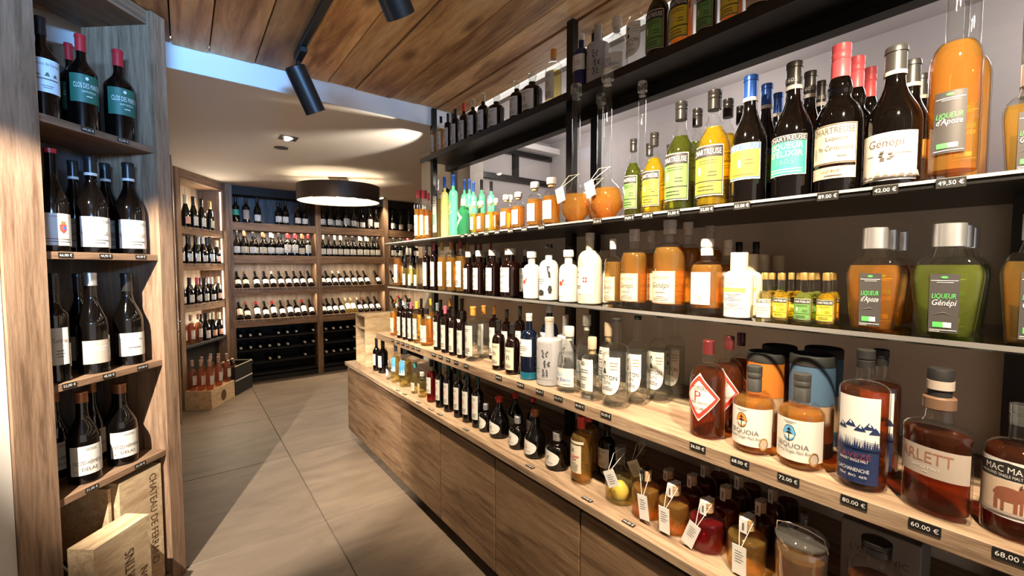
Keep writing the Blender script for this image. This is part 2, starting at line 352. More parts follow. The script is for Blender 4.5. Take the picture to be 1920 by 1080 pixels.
for z0, z1 in ((1.94, 2.40), (1.55, 1.84), (1.11, 1.45), (.67, 1.0)):
    p = sb_pt(SB_W-.075, .05, (z0+z1)/2)
    lamp('bay_strip_light', 'AREA', p, 4.0, (1, .80, .56), sb_pt(.1, .12, (z0+z1)/2), shape='RECTANGLE', size=z1-z0, size_y=.02)
# ------------------------------------------------------------------ lamps
trk = tag(part('lighting_track', (.495, -2.5, ZC-.032), (.525, 2.56, ZC-.006), dark_metal, None, .003), 'black lighting track fixed to the plank ceiling', 'lighting track')
def frustum(g, p0, p1, r0, r1, mat, seg=24, caps=True):
    g.tube([p0, p1], [r0, r1], mat, seg, caps)
def track_head(y, aim, label, energy, drop=.10, size=1.0, blend=.7, ang=62, col=(1, .80, .56)):
    base = Vector((.51, y, ZC-.032)); t = thing('track_spotlight', label, 'spotlight', base, 0, 'black spotlights on the ceiling track')
    g = Geo(); g.box((-.018, -.075, -.028), (.018, .075, 0), dark_metal, .003); g.build('adapter', t)
    piv = Vector((0, .055, -drop)); d = (Vector(aim)-(base+piv)).normalized()
    g = Geo(); g.tube([(0, .055, -.02), (0, .055, -drop)], .009, dark_metal, 10)
    g.build('bracket', t)
    a = piv-d*.04; b = piv+d*.19
    g = Geo(); g.tube([a-d*.004, a, b, b-d*.002, b-d*.05], [.046, .052, .052, .046, .042], dark_metal, 28, True)
    h = g.build('housing', t)
    g = Geo(); g.tube([b-d*.012, b-d*.0105], .045, pm('lamp_lens', (1, .95, .85), .3, emit=(1, .86, .62), est=14), 20); g.build('lens', h)
    lamp('track_spot_light', 'SPOT', base+b+d*.004, energy, col, aim, spot_size=math.radians(ang), spot_blend=blend, shadow_soft_size=.03)
track_head(2.46, (1.25, 2.75, 1.1), 'black track spotlight hanging at the far end of the ceiling track', 225, ang=72)
track_head(1.33, (1.45, 1.9, 1.35), 'black track spotlight cut by the top picture edge', 225, ang=72)
track_head(.55, (1.45, .95, 1.25), 'black track spotlight above the near shelves, out of the picture', 235, ang=72)
track_head(-.25, (1.45, .25, 1.2), 'black track spotlight above the camera', 200, ang=72)
cs_ = Vector((-.75, .95, ZC)); ca_ = Vector((.52, 3.55, 0)); cdv = (ca_-cs_).normalized()
t = thing('ceiling_spotlight', 'black ceiling spotlight above the entrance aimed at the floor', 'spotlight', cs_)
g = Geo(); g.tube([(0, 0, 0), (0, 0, -.02)], .045, dark_metal, 24); g.tube([(0, 0, -.02), (0, 0, -.08)], .008, dark_metal, 8); g.build('mount', t)
g = Geo(); p_ = Vector((0, 0, -.09)); g.tube([p_-cdv*.05, p_+cdv*.08], .036, dark_metal, 24); g.build('housing', t)
lamp('ceiling_spot_light', 'SPOT', cs_+p_+cdv*.085, 620, (1, .90, .76), ca_, spot_size=math.radians(40), spot_blend=.45, shadow_soft_size=.012)
# added clip-on uplight at the rack's far end, for the bright ceiling oval
us = Vector((1.55, 2.80, 2.05)); ua = Vector((1.05, 3.30, ZW)); ud = (ua-us).normalized()
t = thing('added_clip_spotlight', 'small black clip-on spotlight added at the far end post to brighten the ceiling', 'spotlight', us)
g = Geo(); g.tube([-ud*.05, ud*.03], .022, dark_metal, 18); g.build('housing', t)
g = Geo(); g.tube([(0, 0, 0), (.0, .0, -.06), (.05, .0, -.06)], .006, dark_metal, 8); g.box((.045, -.018, -.078), (.0695, .018, -.042), dark_metal); g.build('clip', t)
lamp('added_clip_spot_light', 'SPOT', us+ud*.036, 34, (1, .86, .66), ua, spot_size=math.radians(72), spot_blend=.25, shadow_soft_size=.01)
# oval drum ceiling lamp
PC = Vector((1.44, 5.15, ZW)); PA = -math.radians(30)
pl = thing('drum_ceiling_lamp', 'oval dark drum ceiling lamp with glowing bulbs at the back', 'ceiling lamp', PC, PA)
def oval_wall(g, ra, rb, z0, z1, mat, seg=64, th=.006):
    V = []; Fc = []
    for k in range(seg):
        c, s = math.cos(2*math.pi*k/seg), math.sin(2*math.pi*k/seg)
        V += [(ra*c, rb*s, z0), (ra*c, rb*s, z1), ((ra-th)*c, (rb-th)*s, z1), ((ra-th)*c, (rb-th)*s, z0)]
    for k in range(seg):
        a, b = 4*k, 4*((k+1) % seg)
        for i in range(4): Fc.append((a+i, b+i, b+(i+1) % 4, a+(i+1) % 4))
    g.add(V, Fc, mat, True)
g = Geo(); oval_wall(g, .45, .38, -.275, -.095, bronze); sh = g.build('lamp_shade', pl)
g = Geo(); oval_wall(g, .442, .372, -.272, -.10, pm('shade_lining', (.95, .80, .58), .5), th=.003); g.build('shade_lining', sh)
g = Geo(); g.box((-.10, -.05, -.022), (.10, .05, 0), bronze, .004); g.build('canopy', pl)
g = Geo(); g.tube([(0, 0, -.02), (0, 0, -.15)], .012, bronze); g.box((-.42, -.012, -.150), (.42, .012, -.138), bronze); g.build('frame', pl)
bulb = pm('bulb_glow', (1, .9, .7), .3, emit=(1, .74, .38), est=26)
for k in range(5):
    xx = -.32+k*.16
    g = Geo(); g.tube([(xx, 0, -.15), (xx, 0, -.175)], .014, bronze, 10); s_ = g.build('socket', pl)
    g = Geo(); g.tube([(xx, 0, -.175), (xx, 0, -.19), (xx, 0, -.215), (xx, 0, -.24), (xx, 0, -.256), (xx, 0, -.262)], [.012, .020, .030, .030, .018, .004], bulb, 14); g.build('bulb', s_)
    lamp('drum_lamp_light', 'POINT', PC+Vector((xx*math.cos(PA), xx*math.sin(PA), -.235)), 38, (1, .80, .56), shadow_soft_size=.03)
# recessed spots and the speaker in the white ceiling
def downlight(p, label, aim, e=90):
    t = thing('recessed_spotlight', label, 'spotlight', (p.x, p.y, ZW), 0, 'recessed spotlights in the white ceiling')
    g = Geo(); a, b, z = .062, .045, -.004
    for q in ((-a, -a, a, -b), (-a, b, a, a), (-a, -b, -b, b), (b, -b, a, b)): g.box((q[0], q[1], z), (q[2], q[3], 0), dark_metal)
    g.build('frame', t)
    g = Geo(); g.box((-b, -b, -.002), (b, b, -.0005), black_matt); g.build('recess', t)
    g = Geo(); g.tube([(0, 0, -.002), (.004, 0, -.012)], [.036, .030], pm('downlight_lens', (1, .95, .85), .3, emit=(1, .88, .7), est=20), 18); g.build('lens', t)
    lamp('recessed_spot_light', 'SPOT', (p.x, p.y, ZW-.02), e, (1, .80, .56), aim, spot_size=math.radians(95), spot_blend=.8, shadow_soft_size=.03)
p = hitZ(541, 259, ZW); downlight(p, 'square recessed spotlight beside the round black speaker in the white ceiling', (p.x+.1, p.y+1.6, 1.0), 60)
p = hitZ(715, 371, ZW); downlight(p, 'small recessed spotlight right of the oval drum lamp', (p.x, p.y+.2, 1.3), 40)
p = hitZ(527, 277, ZW)
g = Geo(); g.tube([(0, 0, 0), (0, 0, -.004), (0, 0, -.006)], [.055, .055, .048], black_matt, 28); tag(g.build('ceiling_speaker', None, p), 'round black speaker set into the white ceiling', 'speaker')
# ------------------------------------------------------------------ lettering
TEXTS = """CHARTREUSE|LIQUEUR|D'ELIXIR|1605|9e Centenaire|Liqueur|Génépi|Le|d'Apoze|GIN|Le Gin|Mont Blanc|GASTON|POWERS|P|IRISH WHISKEY|GOLD LABEL|SEQUOIA|Whisky Single Malt Bio|
LAVEZÉ|WHISKY SINGLE MALT|LACHANENCHE|70cl  BIO  46%|ARLETT|SINGLE MALT|MAC MALT|HIGHLAND SINGLE MALT WHISKY|ELIXIR VÉGÉTAL|de la Grande-Chartreuse|CLOS DES MARTINS|SAINT-ÉMILION|CROZES-HERMITAGE|
DELAS|Condrieu|La Côte du Rhône|Château de Ferrand|CHATEAU DE FERRAND|ST ÉMILION|L'ORGANIC|MERLOTTE|Chamois|VERTE|JAUNE|700 ml|16,90 €|36.00 €|68.00 €|72.00 €|80.00 €|60.00 €|68,00 €|63.00 €|89.00 €|42.00 €|49,50 €|
51,00 €|52,00 €|43,00 €|34,00 €|35,10 €|38,50 €|44,90 €|29,50 €|31,00 €|37,80 €|27,00 €|33,00 €|26.40 €|21,00 €|18,50 €|24,00 €|19,90 €|22,00 €|39,00 €|45,00 €|15.40 €|46.00 €|66.00 €|104,00 €|35.00 €|DISTILLERIE|LA SOURCE|Vermouth|MOF""".replace('\n', '').split('|')
TX = {}
def _load_text():
    obs = []
    for t in TEXTS:
        cu = bpy.data.curves.new('t', 'FONT'); cu.body = t; cu.resolution_u = 2; cu.align_x = 'CENTER'
        o = bpy.data.objects.new('t', cu); COL.objects.link(o); obs.append((t, o, cu))
    dg = bpy.context.evaluated_depsgraph_get(); dg.update()
    for t, o, cu in obs:
        me = bpy.data.meshes.new_from_object(o.evaluated_get(dg))
        V = [v.co.copy() for v in me.vertices]; Fc = [tuple(p.vertices) for p in me.polygons]
        x0 = min(v.x for v in V); x1 = max(v.x for v in V); y0 = min(v.y for v in V); y1 = max(v.y for v in V); hh = .70
        TX[t] = ([((v.x-(x0+x1)/2)/hh, (v.y-(y0+y1)/2)/hh) for v in V], Fc, (x1-x0)/hh)
        bpy.data.meshes.remove(me); bpy.data.objects.remove(o); bpy.data.curves.remove(cu)
_load_text()
# ------------------------------------------------------------------ product materials
dark = pm('dark_bottle_glass', (.0022, .0016, .0014), .05, 0, .6)
dgreen = pm('dark_green_glass', (.004, .006, .002), .05, 0, .6)
dbrown = pm('dark_brown_glass', (.006, .0016, .0010), .05, 0, .6)
shell = clear('bottle_glass', (.955, .965, .955), .95, .015, .004, (.7, .7, .68), 3.6, .035)
neckglass = clear('long_neck_glass', (.95, .96, .95), .95, .02, .05, (.8, .78, .74), 2.2, .08)
heavy = clear('heavy_glass', (.90, .92, .90), .95, .02, .06, (.8, .8, .78), 2.2, .08)
LQ = dict(
    amber=clear('amber_liquid', (.92, .58, .16), .3, .05, .17, (.97, .50, .10)),
    gold=clear('golden_liquid', (.95, .72, .28), .3, .05, .12, (.95, .58, .14)),
    yellow=clear('yellow_liquid', (.93, .78, .12), .3, .05, .16, (.90, .58, .02)),
    vgreen=clear('green_liqueur', (.40, .47, .08), .3, .05, .08, (.28, .33, .03)),
    kiwi=clear('pale_green_liqueur', (.62, .68, .24), .3, .05, .20, (.42, .48, .10)),
    straw=clear('straw_liquid', (.95, .86, .50), .3, .05, .09, (.80, .65, .25)),
    water=clear('clear_spirit', (.95, .96, .95), .3, .03, .025, (.8, .8, .8)),
    whisky=clear('whisky', (.82, .38, .08), .3, .05, .15, (.70, .24, .03)),
    dwhisky=clear('dark_whisky', (.55, .18, .04), .3, .05, .11, (.40, .10, .018)),
    red=clear('red_liqueur', (.62, .05, .04), .3, .05, .20, (.50, .015, .02)),
    rose=clear('rose_wine', (.90, .50, .34), .3, .05, .16, (.75, .34, .20)),
    blue=clear('blue_gin', (.10, .40, .62), .3, .05, .20, (.02, .20, .34)))
mintlq = pm('mint_green', (.12, .62, .36), .15, 0, .5, .3); palelq = pm('pale_yellow', (.78, .72, .26), .15, 0, .5, .3)
greenglass = pm('bottle_green_glass', (.02, .16, .07), .06, 0, .6)
frost = pm('frosted_glass', (.36, .36, .38), .4, 0, .5)
ceram = pm('white_glazed', (.60, .585, .55), .22, 0, .5, .2); cream = pm('cream_liqueur', (.62, .57, .44), .12, 0, .5, .4)
plast = pm('white_plastic', (.62, .60, .55), .35); plcap = pm('ivory_cap', (.74, .64, .47), .4)
bluegl = pm('blue_bottle_glass', (.006, .018, .11), .05, 0, .6)
paper = pm('label_paper', (.64, .62, .57), .55); creamp = pm('cream_label', (.60, .55, .43), .55); pinkp = pm('kraft_pink_label', (.60, .46, .34), .55)
whitep = pm('white_label', (.70, .69, .665), .5); bluep = pm('pale_blue_label', (.60, .70, .80), .5)
ink = pm('ink_black', (.02, .018, .016), .5); grey = pm('ink_grey', (.13, .115, .10), .5); sepia = pm('ink_sepia', (.11, .06, .03), .5)
yel = pm('label_yellow', (.66, .48, .03), .5); grn = pm('label_green', (.11, .25, .06), .5); teal = pm('label_teal', (.03, .34, .22), .5); mint = pm('label_mint', (.10, .42, .24), .5)
blu = pm('ink_blue', (.03, .10, .45), .5); sky = pm('label_sky_blue', (.10, .38, .70), .5); redi = pm('ink_red', (.65, .05, .03), .5); orange = pm('ink_orange', (.70, .22, .03), .5)
lime = pm('label_lime', (.40, .72, .10), .5); dgl = pm('label_dark_green', (.02, .11, .075), .5); navy = pm('label_navy', (.012, .025, .09), .5); slate = pm('label_slate', (.06, .055, .055), .5)
txgreen = pm('ink_bright_green', (.10, .62, .12), .5); gold = pm('gold_foil', (.62, .42, .14), .3, .8); taup = pm('label_taupe', (.42, .35, .30), .5); copperi = pm('ink_copper', (.42, .19, .11), .4, .3)
bfoil = pm('foil_black', (.02, .018, .017), .28, .2); rfoil = pm('foil_red', (.42, .02, .025), .32); rwax = pm('wax_red', (.72, .05, .03), .3, 0, .6); owax = pm('wax_orange', (.72, .30, .05), .35); cwax = pm('wax_copper', (.42, .13, .04), .3)
bluec = pm('cap_blue', (.03, .12, .52), .3, .3); silverc = pm('cap_silver', (.72, .73, .75), .33, .85); gunc = pm('cap_gunmetal', (.10, .10, .095), .35, .6); whitec = pm('cap_white', (.62, .58, .52), .4)
cork = pm('cork', (.52, .33, .17), .7, bump=.3, bscale=150); woodc = pm('wood_stopper', (.30, .17, .08), .5); pinkc = pm('cap_pink', (.75, .12, .20), .4); copper = pm('foil_copper', (.40, .17, .08), .35, .5)
yelc = pm('wax_yellow', (.82, .50, .05), .4); burg = pm('wax_burgundy', (.28, .03, .05), .35); cfoil = pm('foil_cream', (.78, .68, .48), .35, .2); greyc = pm('cap_blue_grey', (.16, .21, .24), .4); tealc = pm('cap_teal', (.05, .36, .40), .4); gcap = pm('cap_dark_green', (.02, .08, .05), .35)
tagp = pm('tag_black', (.012, .011, .010), .5); chalk = pm('chalk_white', (.85, .84, .80), .6); string = pm('white_string', (.75, .70, .60), .7)
# ------------------------------------------------------------------ turned shapes
def sec_fn(n=2.0, ay=1.0):
    def f(th):
        s, c = math.sin(th), math.cos(th)
        if n == 2: return s, -c*ay
        return math.copysign(abs(s)**(2/n), s), -math.copysign(abs(c)**(2/n), c)*ay
    return f
def lathe(g, prof, mat, seg=20, sec=None, smooth=True, off=(0, 0)):
    sec = sec or sec_fn(); V = []; Fc = []; n = len(prof)
    for r, z in prof:
        for k in range(seg):
            x, y = sec(2*math.pi*k/seg); V.append((off[0]+r*x, off[1]+r*y, z))
    for i in range(n-1):
        for k in range(seg):
            q = (k+1) % seg; Fc.append((i*seg+k, i*seg+q, (i+1)*seg+q, (i+1)*seg+k))
    Fc.append(tuple(reversed(range(seg)))); Fc.append(tuple(range((n-1)*seg, n*seg)))
    g.add(V, Fc, mat, smooth)
def shoulder(s0, s1, rn, curve, n=6):
    P = []
    for i in range(n+1):
        t = i/n
        if curve == 'S': P.append((rn+(1-rn)*(1+math.cos(math.pi*t))/2, s0+(s1-s0)*t))
        elif curve == 'R': P.append((rn+(1-rn)*math.cos(t*math.pi/2), s0+(s1-s0)*math.sin(t*math.pi/2)))
        else: P.append((1-(1-rn)*t, s0+(s1-s0)*t))
    return P
# kind: shoulder start, shoulder end, neck radius, curve, start of closure, closure radius, end of glass
KIND = dict(
    bordeaux=(.60, .74, .38, 'S', .80, .405, .99), burgundy=(.465, .77, .37, 'S', .80, .40, .99), champagne=(.38, .80, .36, 'S', .70, .42, .97),
    magnum=(.58, .76, .33, 'S', .82, .36, .99), gin=(.60, .755, .34, 'R', .90, .37, .90), gaston=(.60, .72, .37, 'R', .965, .34, .965),
    montblanc=(.36, .72, .30, 'R', .84, .40, .84), squat=(.58, .72, .36, 'R', .80, .40, .80), apoth=(.60, .73, .42, 'R', .86, .55, .86),
    tall=(.66, .76, .36, 'R', .82, .40, .83), cyl=(.70, .77, .34, 'R', .84, .37, .84), sloped=(.36, .80, .26, 'S', .84, .34, .84),
    sequoia=(.56, .67, .33, 'R', .70, .37, .75), powers=(.58, .76, .30, 'R', .86, .33, .86), laveze=(.70, .77, .36, 'R', .88, .36, .88),
    mac=(.62, .72, .34, 'R', .86, .36, .86), mini=(.52, .66, .40, 'S', .86, .46, .86), frosted=(.66, .70, .36, 'R', .90, .37, .90),
    elixir=(.62, .72, .55, 'R', .72, .60, .72), genepi=(.62, .75, .36, 'R', .86, .40, .88), apoze=(.54, .655, .42, 'R', .93, .44, .94), jug=(.30, .80, .34, 'S', .85, .40, .86))
CUSTOM = dict(
    chartreuse=([(1, 0), (1, .50), (.97, .54), (.84, .60), (.66, .645), (.52, .67), (.50, .69), (.54, .705), (.50, .725), (.37, .75), (.34, .79), (.33, .86)], .84, .40, .86),
    flask=([(.78, 0), (.99, .50), (1, .55), (.97, .60), (.86, .66), (.66, .71), (.47, .75), (.42, .79), (.41, .82)], .80, .47, .82),
    longneck=([(.55, 0), (.86, .03), (1, .09), (1, .13), (.92, .19), (.70, .235), (.42, .262), (.31, .285), (.28, .32), (.27, .93)], .925, .36, .93),
    arlett=([(1, 0), (1, .52), (1.02, .55), (1.0, .58), (.90, .605), (.56, .635), (.37, .66), (.35, .72)], .68, .37, .72),
    pear=([(1, 0), (1, .36), (.96, .42), (.80, .50), (.55, .56), (.34, .60), (.29, .66), (.30, .74)], .74, .36, .74),
    bulb=([(1, 0), (1, .47), (.96, .53), (.80, .59), (.55, .63), (.47, .655), (.50, .68), (.53, .71), (.50, .745), (.42, .775), (.38, .80)], .78, .41, .80))
def profile(kind):
    if kind in CUSTOM: return CUSTOM[kind]
    s0, s1, rn, cv, c0, cr, ge = KIND[kind]
    return [(1, 0)]+shoulder(s0, s1, rn, cv)+[(rn*.97, ge)], c0, cr, ge
def closure(style, mat, c0, cr, r, h, seg, mat2=None):
    g = Geo(); R = cr*r; H = h-c0*h; z0 = c0*h
    if style == 'foil': lathe(g, [(R, z0), (R*.97, z0+H*.78), (R*1.06, z0+H*.80), (R*1.06, z0+H*.93), (R*.97, h)], mat, seg)
    elif style == 'screw':
        P = [(R, z0), (R, z0+H*.48), (R*.95, z0+H*.5), (R*.95, z0+H*.53), (R*1.0, z0+H*.55), (R*1.03, z0+H*.6), (R*1.03, z0+H*.72), (R*.99, z0+H*.74), (R*1.03, z0+H*.77), (R*1.03, h-.001), (R*.94, h)]
        lathe(g, P, mat, seg)
    elif style == 'ring':
        lathe(g, [(R, z0+H*.14), (R*.97, z0+H*.78), (R*1.06, z0+H*.80), (R*1.06, z0+H*.93), (R*.97, h)], mat, seg); lathe(g, [(R*1.03, z0), (R*1.03, z0+H*.14)], mat2 or whitep, seg)
    elif style == 'tstop':
        lathe(g, [(R*.72, z0-H*.35), (R*.72, z0+H*.06)], mat2 or cork, seg); lathe(g, [(R, z0+H*.05), (R*1.03, z0+H*.12), (R*1.03, h-H*.1), (R*.92, h)], mat, seg)
    elif style == 'plug':
        lathe(g, [(R*.95, z0-H*.1), (R*.98, z0+H*.35), (R*.9, z0+H*.37), (R*.9, z0+H*.45), (R, z0+H*.47), (R, h-.001), (R*.93, h)], mat, seg)
    elif style == 'wax':
        lathe(g, [(R*.98, z0), (R*1.0, z0+H*.55), (R*1.38, z0+H*.60), (R*1.42, z0+H*.70), (R*1.05, z0+H*.76), (R*1.0, z0+H*.93), (R*.8, h)], mat, seg)
    elif style == 'glass':
        lathe(g, [(R*.8, z0-H*.2), (R*.8, z0), (R*.95, z0+H*.05), (R*.75, z0+H*.12), (R*1.05, z0+H*.75), (R*1.0, z0+H*.95), (R*.8, h)], mat, seg)
    else:
        lathe(g, [(R, z0), (R, h-.001), (R*.95, h)], mat, seg)
    return g
# ------------------------------------------------------------------ labels: paper bent round the bottle, print laid on it
def L(mat, ang, z0, z1, layers=(), shape='rect', turn=0, id=None): return dict(mat=mat, a=math.radians(ang), z0=z0, z1=z1, layers=layers, shape=shape, turn=math.radians(turn))
def label_geo(spec, r, h, sec, flat=None, rad=None, sq=None):
    g = Geo(); a, Z0, Z1, tn = spec['a'], spec['z0']*h, spec['z1']*h, spec['turn']; HH = Z1-Z0
    def P(u, v, lift):
        if flat:                                             # on a flat face: u across its half width
            return (u*flat[0], -flat[1]-lift, Z0+v*HH)
        if sq:                                               # squarish section: measure across the face
            z = Z0+v*HH; rr = rad(z) if rad else r; x = u*r*a; return (x, -sq[1]*rr*max(0, 1-abs(x/rr)**sq[0])**(1/sq[0])-lift, z)
        x, y = sec(u*a+tn); z = Z0+v*HH; rr = rad(z) if rad else r; return (x*(rr+lift), y*(rr+lift/(abs(sec(0)[1]) or 1)), z)
    W = flat[0] if flat else r*a
    def top(u):
        s = spec['shape']
        return {'rect': 1, 'arch': .80+.20*math.sqrt(max(0, 1-u*u)), 'diamond': .5+.5*(1-abs(u)), 'oval': .5+.5*math.sqrt(max(0, 1-u*u)), 'dee': 1, 'leaf': .55+.45*math.sqrt(max(0, 1-((u+.25)/1.25)**2)), 'wave': 1}[s]
    def bot(u):
        s = spec['shape']
        return {'rect': 0, 'arch': 0, 'diamond': .5*abs(u), 'oval': .5-.5*math.sqrt(max(0, 1-u*u)), 'dee': 0 if u < .1 else .38*(1-math.sqrt(max(0, 1-((u-.1)/.9)**2))), 'leaf': .55-.55*math.sqrt(max(0, 1-((u-.0)/1.0)**2)), 'wave': 0}[s]
    def strip(u0, u1, fb, ft, lift, mat, nv=1):
        n = max(2 if spec['shape'] == 'rect' else 12, int(math.ceil((u1-u0)*W/max(r, .01)/.11))) if not flat else (1 if spec['shape'] == 'rect' else 14)
        V = []; Fc = []; hv = abs(ft((u0+u1)/2)-fb((u0+u1)/2)); nv = 1 if (flat or hv < .15) else (2 if hv < .5 else 4)
        for i in range(n+1):
            u = u0+(u1-u0)*i/n; V += [P(u, fb(u)+(ft(u)-fb(u))*j/nv, lift) for j in range(nv+1)]
        for i in range(n):
            for j in range(nv): a_ = i*(nv+1)+j; Fc.append((a_, a_+nv+1, a_+nv+2, a_+1))
        g.add(V, Fc, mat, not flat)
    strip(-1, 1, bot, top, .0007, spec['mat'])
    q = 0
    for ly in spec['layers']:
        q += 1; lift = .0010+.00012*q
        if ly[0] == 'r': strip(ly[1], ly[2], lambda u: ly[3], lambda u: ly[4], lift, ly[5])
        elif ly[0] == 'ins':                                 # the label's own outline, inset
            k = ly[1]; strip(-1+k, 1-k, lambda u: .5+(bot(u/(1-k))-.5)*(1-k*1.15), lambda u: .5+(top(u/(1-k))-.5)*(1-k*1.15), lift, ly[2])
        elif ly[0] == 't':
            _, t, u, v, hv, mat, mu = ly[:7]; sh = ly[7] if len(ly) > 7 else 0; vert = len(ly) > 8
            pts, fc, wid = TX[t]; sc = hv*HH
            if not vert: sx = min(sc, 2*mu*W/wid); V = [P(u+(x*sx+y*sc*sh)/W, v+y*sc/HH, lift) for x, y in pts]
            else: sx = min(sc, 2*mu*HH/2/wid); V = [P(u+y*sc/W, v-x*sx/HH, lift) for x, y in pts]
            g.add(V, fc, mat)
        elif ly[0] == 'l':
            _, sd, u0, u1, v0, v1, n, mat = ly; rd = random.Random(sd)
            for i in range(n):
                v = v0+(v1-v0)*(i+.5)/n; m = (u0+u1)/2; hw = (u1-u0)/2*rd.uniform(.45, 1); t = (v1-v0)/n*.15
                strip(m-hw, m+hw, lambda uu: v-t, lambda uu: v+t, lift, mat)
        elif ly[0] in 'ep':
            if ly[0] == 'e': _, u, v, ru, rv, mat = ly; pts = [(u+ru*math.cos(2*math.pi*i/18), v+rv*math.sin(2*math.pi*i/18)) for i in range(18)]
            else: _, pts, mat = ly
            lo_, hi_ = min(p[0] for p in pts), max(p[0] for p in pts); n = max(1 if ly[0] == 'p' else 6, int(math.ceil((hi_-lo_)*W/max(r, .01)/.12)))
            V = []; Fc = []
            for i in range(n+1):                             # cut into slabs so the shape bends with the paper
                u = lo_+(hi_-lo_)*min(max(i/n, .0005), .9995); vs_ = []
                for (ua, va), (ub, vb) in zip(pts, pts[1:]+pts[:1]):
                    if ua != ub and min(ua, ub) <= u <= max(ua, ub): vs_.append(va+(vb-va)*(u-ua)/(ub-ua))
                V += [P(u, min(vs_), lift), P(u, max(vs_), lift)]
            for i in range(n): Fc.append((2*i, 2*i+2, 2*i+3, 2*i+1))
            if ly[0] == 'p' and len(pts) == 3 and n < 3: V = [P(*p, lift) for p in pts]; Fc = [(0, 1, 2)]
            g.add(V, Fc, mat)
    return g
def sprig(sd, u, v, s, mat):
    """a small line drawing of a plant: stalk, side shoots and leaves"""
    rd = random.Random(sd); q = .014
    out = [('p', [(u-q, v-.55*s), (u+q, v-.55*s), (u+q*.6, v+.5*s), (u-q*.6, v+.5*s)], mat)]
    for i in range(7):
        sg = 1 if i % 2 else -1; t = v-.45*s+i*.14*s; w_ = rd.uniform(.5, 1.0)*s*.9; r_ = rd.uniform(.10, .24)*s
        out.append(('p', [(u, t), (u+sg*w_, t+r_), (u+sg*w_, t+r_+.012)], mat))
        out.append(('e', u+sg*w_, t+r_+.01, .055+s*.10, .012+.05*s, mat))
    return out
def plain(sd, mat=paper, a=58, z0=.10, z1=.50, orn=grey, shape='rect', turn=0):
    rd = random.Random(sd); ly = [('l', sd, -.7, .7, .78, .90, 2, grey)]+sprig(sd, rd.uniform(-.25, .25), .52, .22, orn)+[('l', sd+1, -.75, .75, .08, .28, 3, grey)]
    return L(mat, a, z0, z1, tuple(ly), shape, turn)
def form(sd, a=42, z0=.12, z1=.60):
    return L(whitep, a, z0, z1, (('l', sd, -.85, .2, .80, .93, 2, ink), ('l', sd+1, -.85, .7, .55, .70, 2, grey), ('l', sd+2, -.85, .5, .32, .46, 2, grey), ('l', sd+3, -.85, .3, .06, .22, 3, grey)))
def chart(col, big=True):
    ly = [('r', -.95, .95, .02, .98, ink), ('r', -.90, .90, .30, .76, col), ('r', -.90, .90, .04, .27, col), ('t', 'CHARTREUSE', 0, .87, .11, whitep, .86),
          ('l', 5, -.5, .75, .62, .72, 2, ink), ('l', 7, .0, .8, .36, .50, 2, ink), ('e', -.35, .50, .10, .10, creamp), ('l', 9, -.7, .7, .08, .22, 2, ink)]
    return L(creamp, 62, .10, .52, tuple(ly))
C_BLUE = L(creamp, 62, .185, .46, (('r', -.96, .96, .03, .82, blu), ('r', -.92, .92, .06, .82, yel), ('r', -.96, .96, .82, .985, blu), ('t', 'CHARTREUSE', 0, .90, .12, whitep, .90), ('l', 3, -.8, .5, .70, .76, 1, sepia), ('e', -.1, .45, .10, .12, creamp), ('l', 4, .0, .8, .38, .58, 2, sepia), ('l', 5, -.7, .8, .10, .18, 1, sepia)))
C_1605 = L(whitep, 62, .17, .455, (('r', -.96, .96, .02, .98, teal), ('r', -.98, .98, .84, .99, ink), ('t', 'CHARTREUSE', 0, .915, .11, whitep, .93), ('t', 'LIQUEUR', 0, .72, .15, creamp, .8), ('t', "D'ELIXIR", 0, .54, .15, creamp, .8), ('t', '1605', 0, .34, .16, mint, .6), ('l', 2, -.8, .8, .05, .18, 2, whitep)))
C_9 = L(pinkp, 62, .10, .455, (('r', -.97, .97, .28, .99, sepia), ('r', -.93, .93, .30, .97, creamp), ('r', -.97, .97, .22, .27, dbrown), ('t', 'CHARTREUSE', 0, .88, .12, sepia, .88), ('t', 'Liqueur', .2, .72, .08, sepia, .5), ('t', '9e Centenaire', .15, .56, .09, sepia, .7, .2), ('e', -.7, .48, .10, .12, taup), ('l', 3, .1, .7, .36, .44, 1, grey), ('t', 'LIQUEUR', 0, .13, .05, sepia, .5), ('l', 4, -.5, .7, .03, .08, 1, grey)))
def mountains(v0, v1, mat, sd=3, n=9):
    rd = random.Random(sd); out = []
    for i in range(n):
        c = -.9+1.8*i/(n-1); t = v0+(v1-v0)*rd.uniform(.35, 1); out.append(('p', [(c-.14, v0), (c+.14, v0), (c+rd.uniform(-.03, .03), t)], mat))
    return out
GENEPI = L(whitep, 66, .05, .38, (('r', -.97, .97, .02, .98, creamp), ('r', -.955, .955, .03, .97, whitep), ('t', 'Le', -.05, .885, .07, sepia, .2), ('t', 'Génépi', -.05, .76, .17, sepia, .55, .1), ('l', 1, -.75, -.3, .50, .56, 1, grey), ('l', 2, .25, .75, .52, .58, 1, grey), *sprig(8, 0, .46, .20, grey), *mountains(.06, .24, taup, 4), *mountains(.06, .17, grey, 6)))
APOZE = L(slate, 34, .13, .41, (('r', -.9, .9, .885, .895, whitep), ('r', -.5, .6, .855, .862, whitep), ('p', [(-.1, .80), (0, .775), (.1, .80), (0, .825)], whitep), ('e', 0, .945, .25, .02, txgreen), ('t', 'LIQUEUR', 0, .60, .085, txgreen, .80, .15), ('t', "d'Apoze", 0, .50, .095, whitep, .78, .15), ('r', -.7, 0, .08, .16, txgreen), ('r', 0, .55, .08, .16, whitep), ('r', -.9, .9, .035, .045, whitep)))
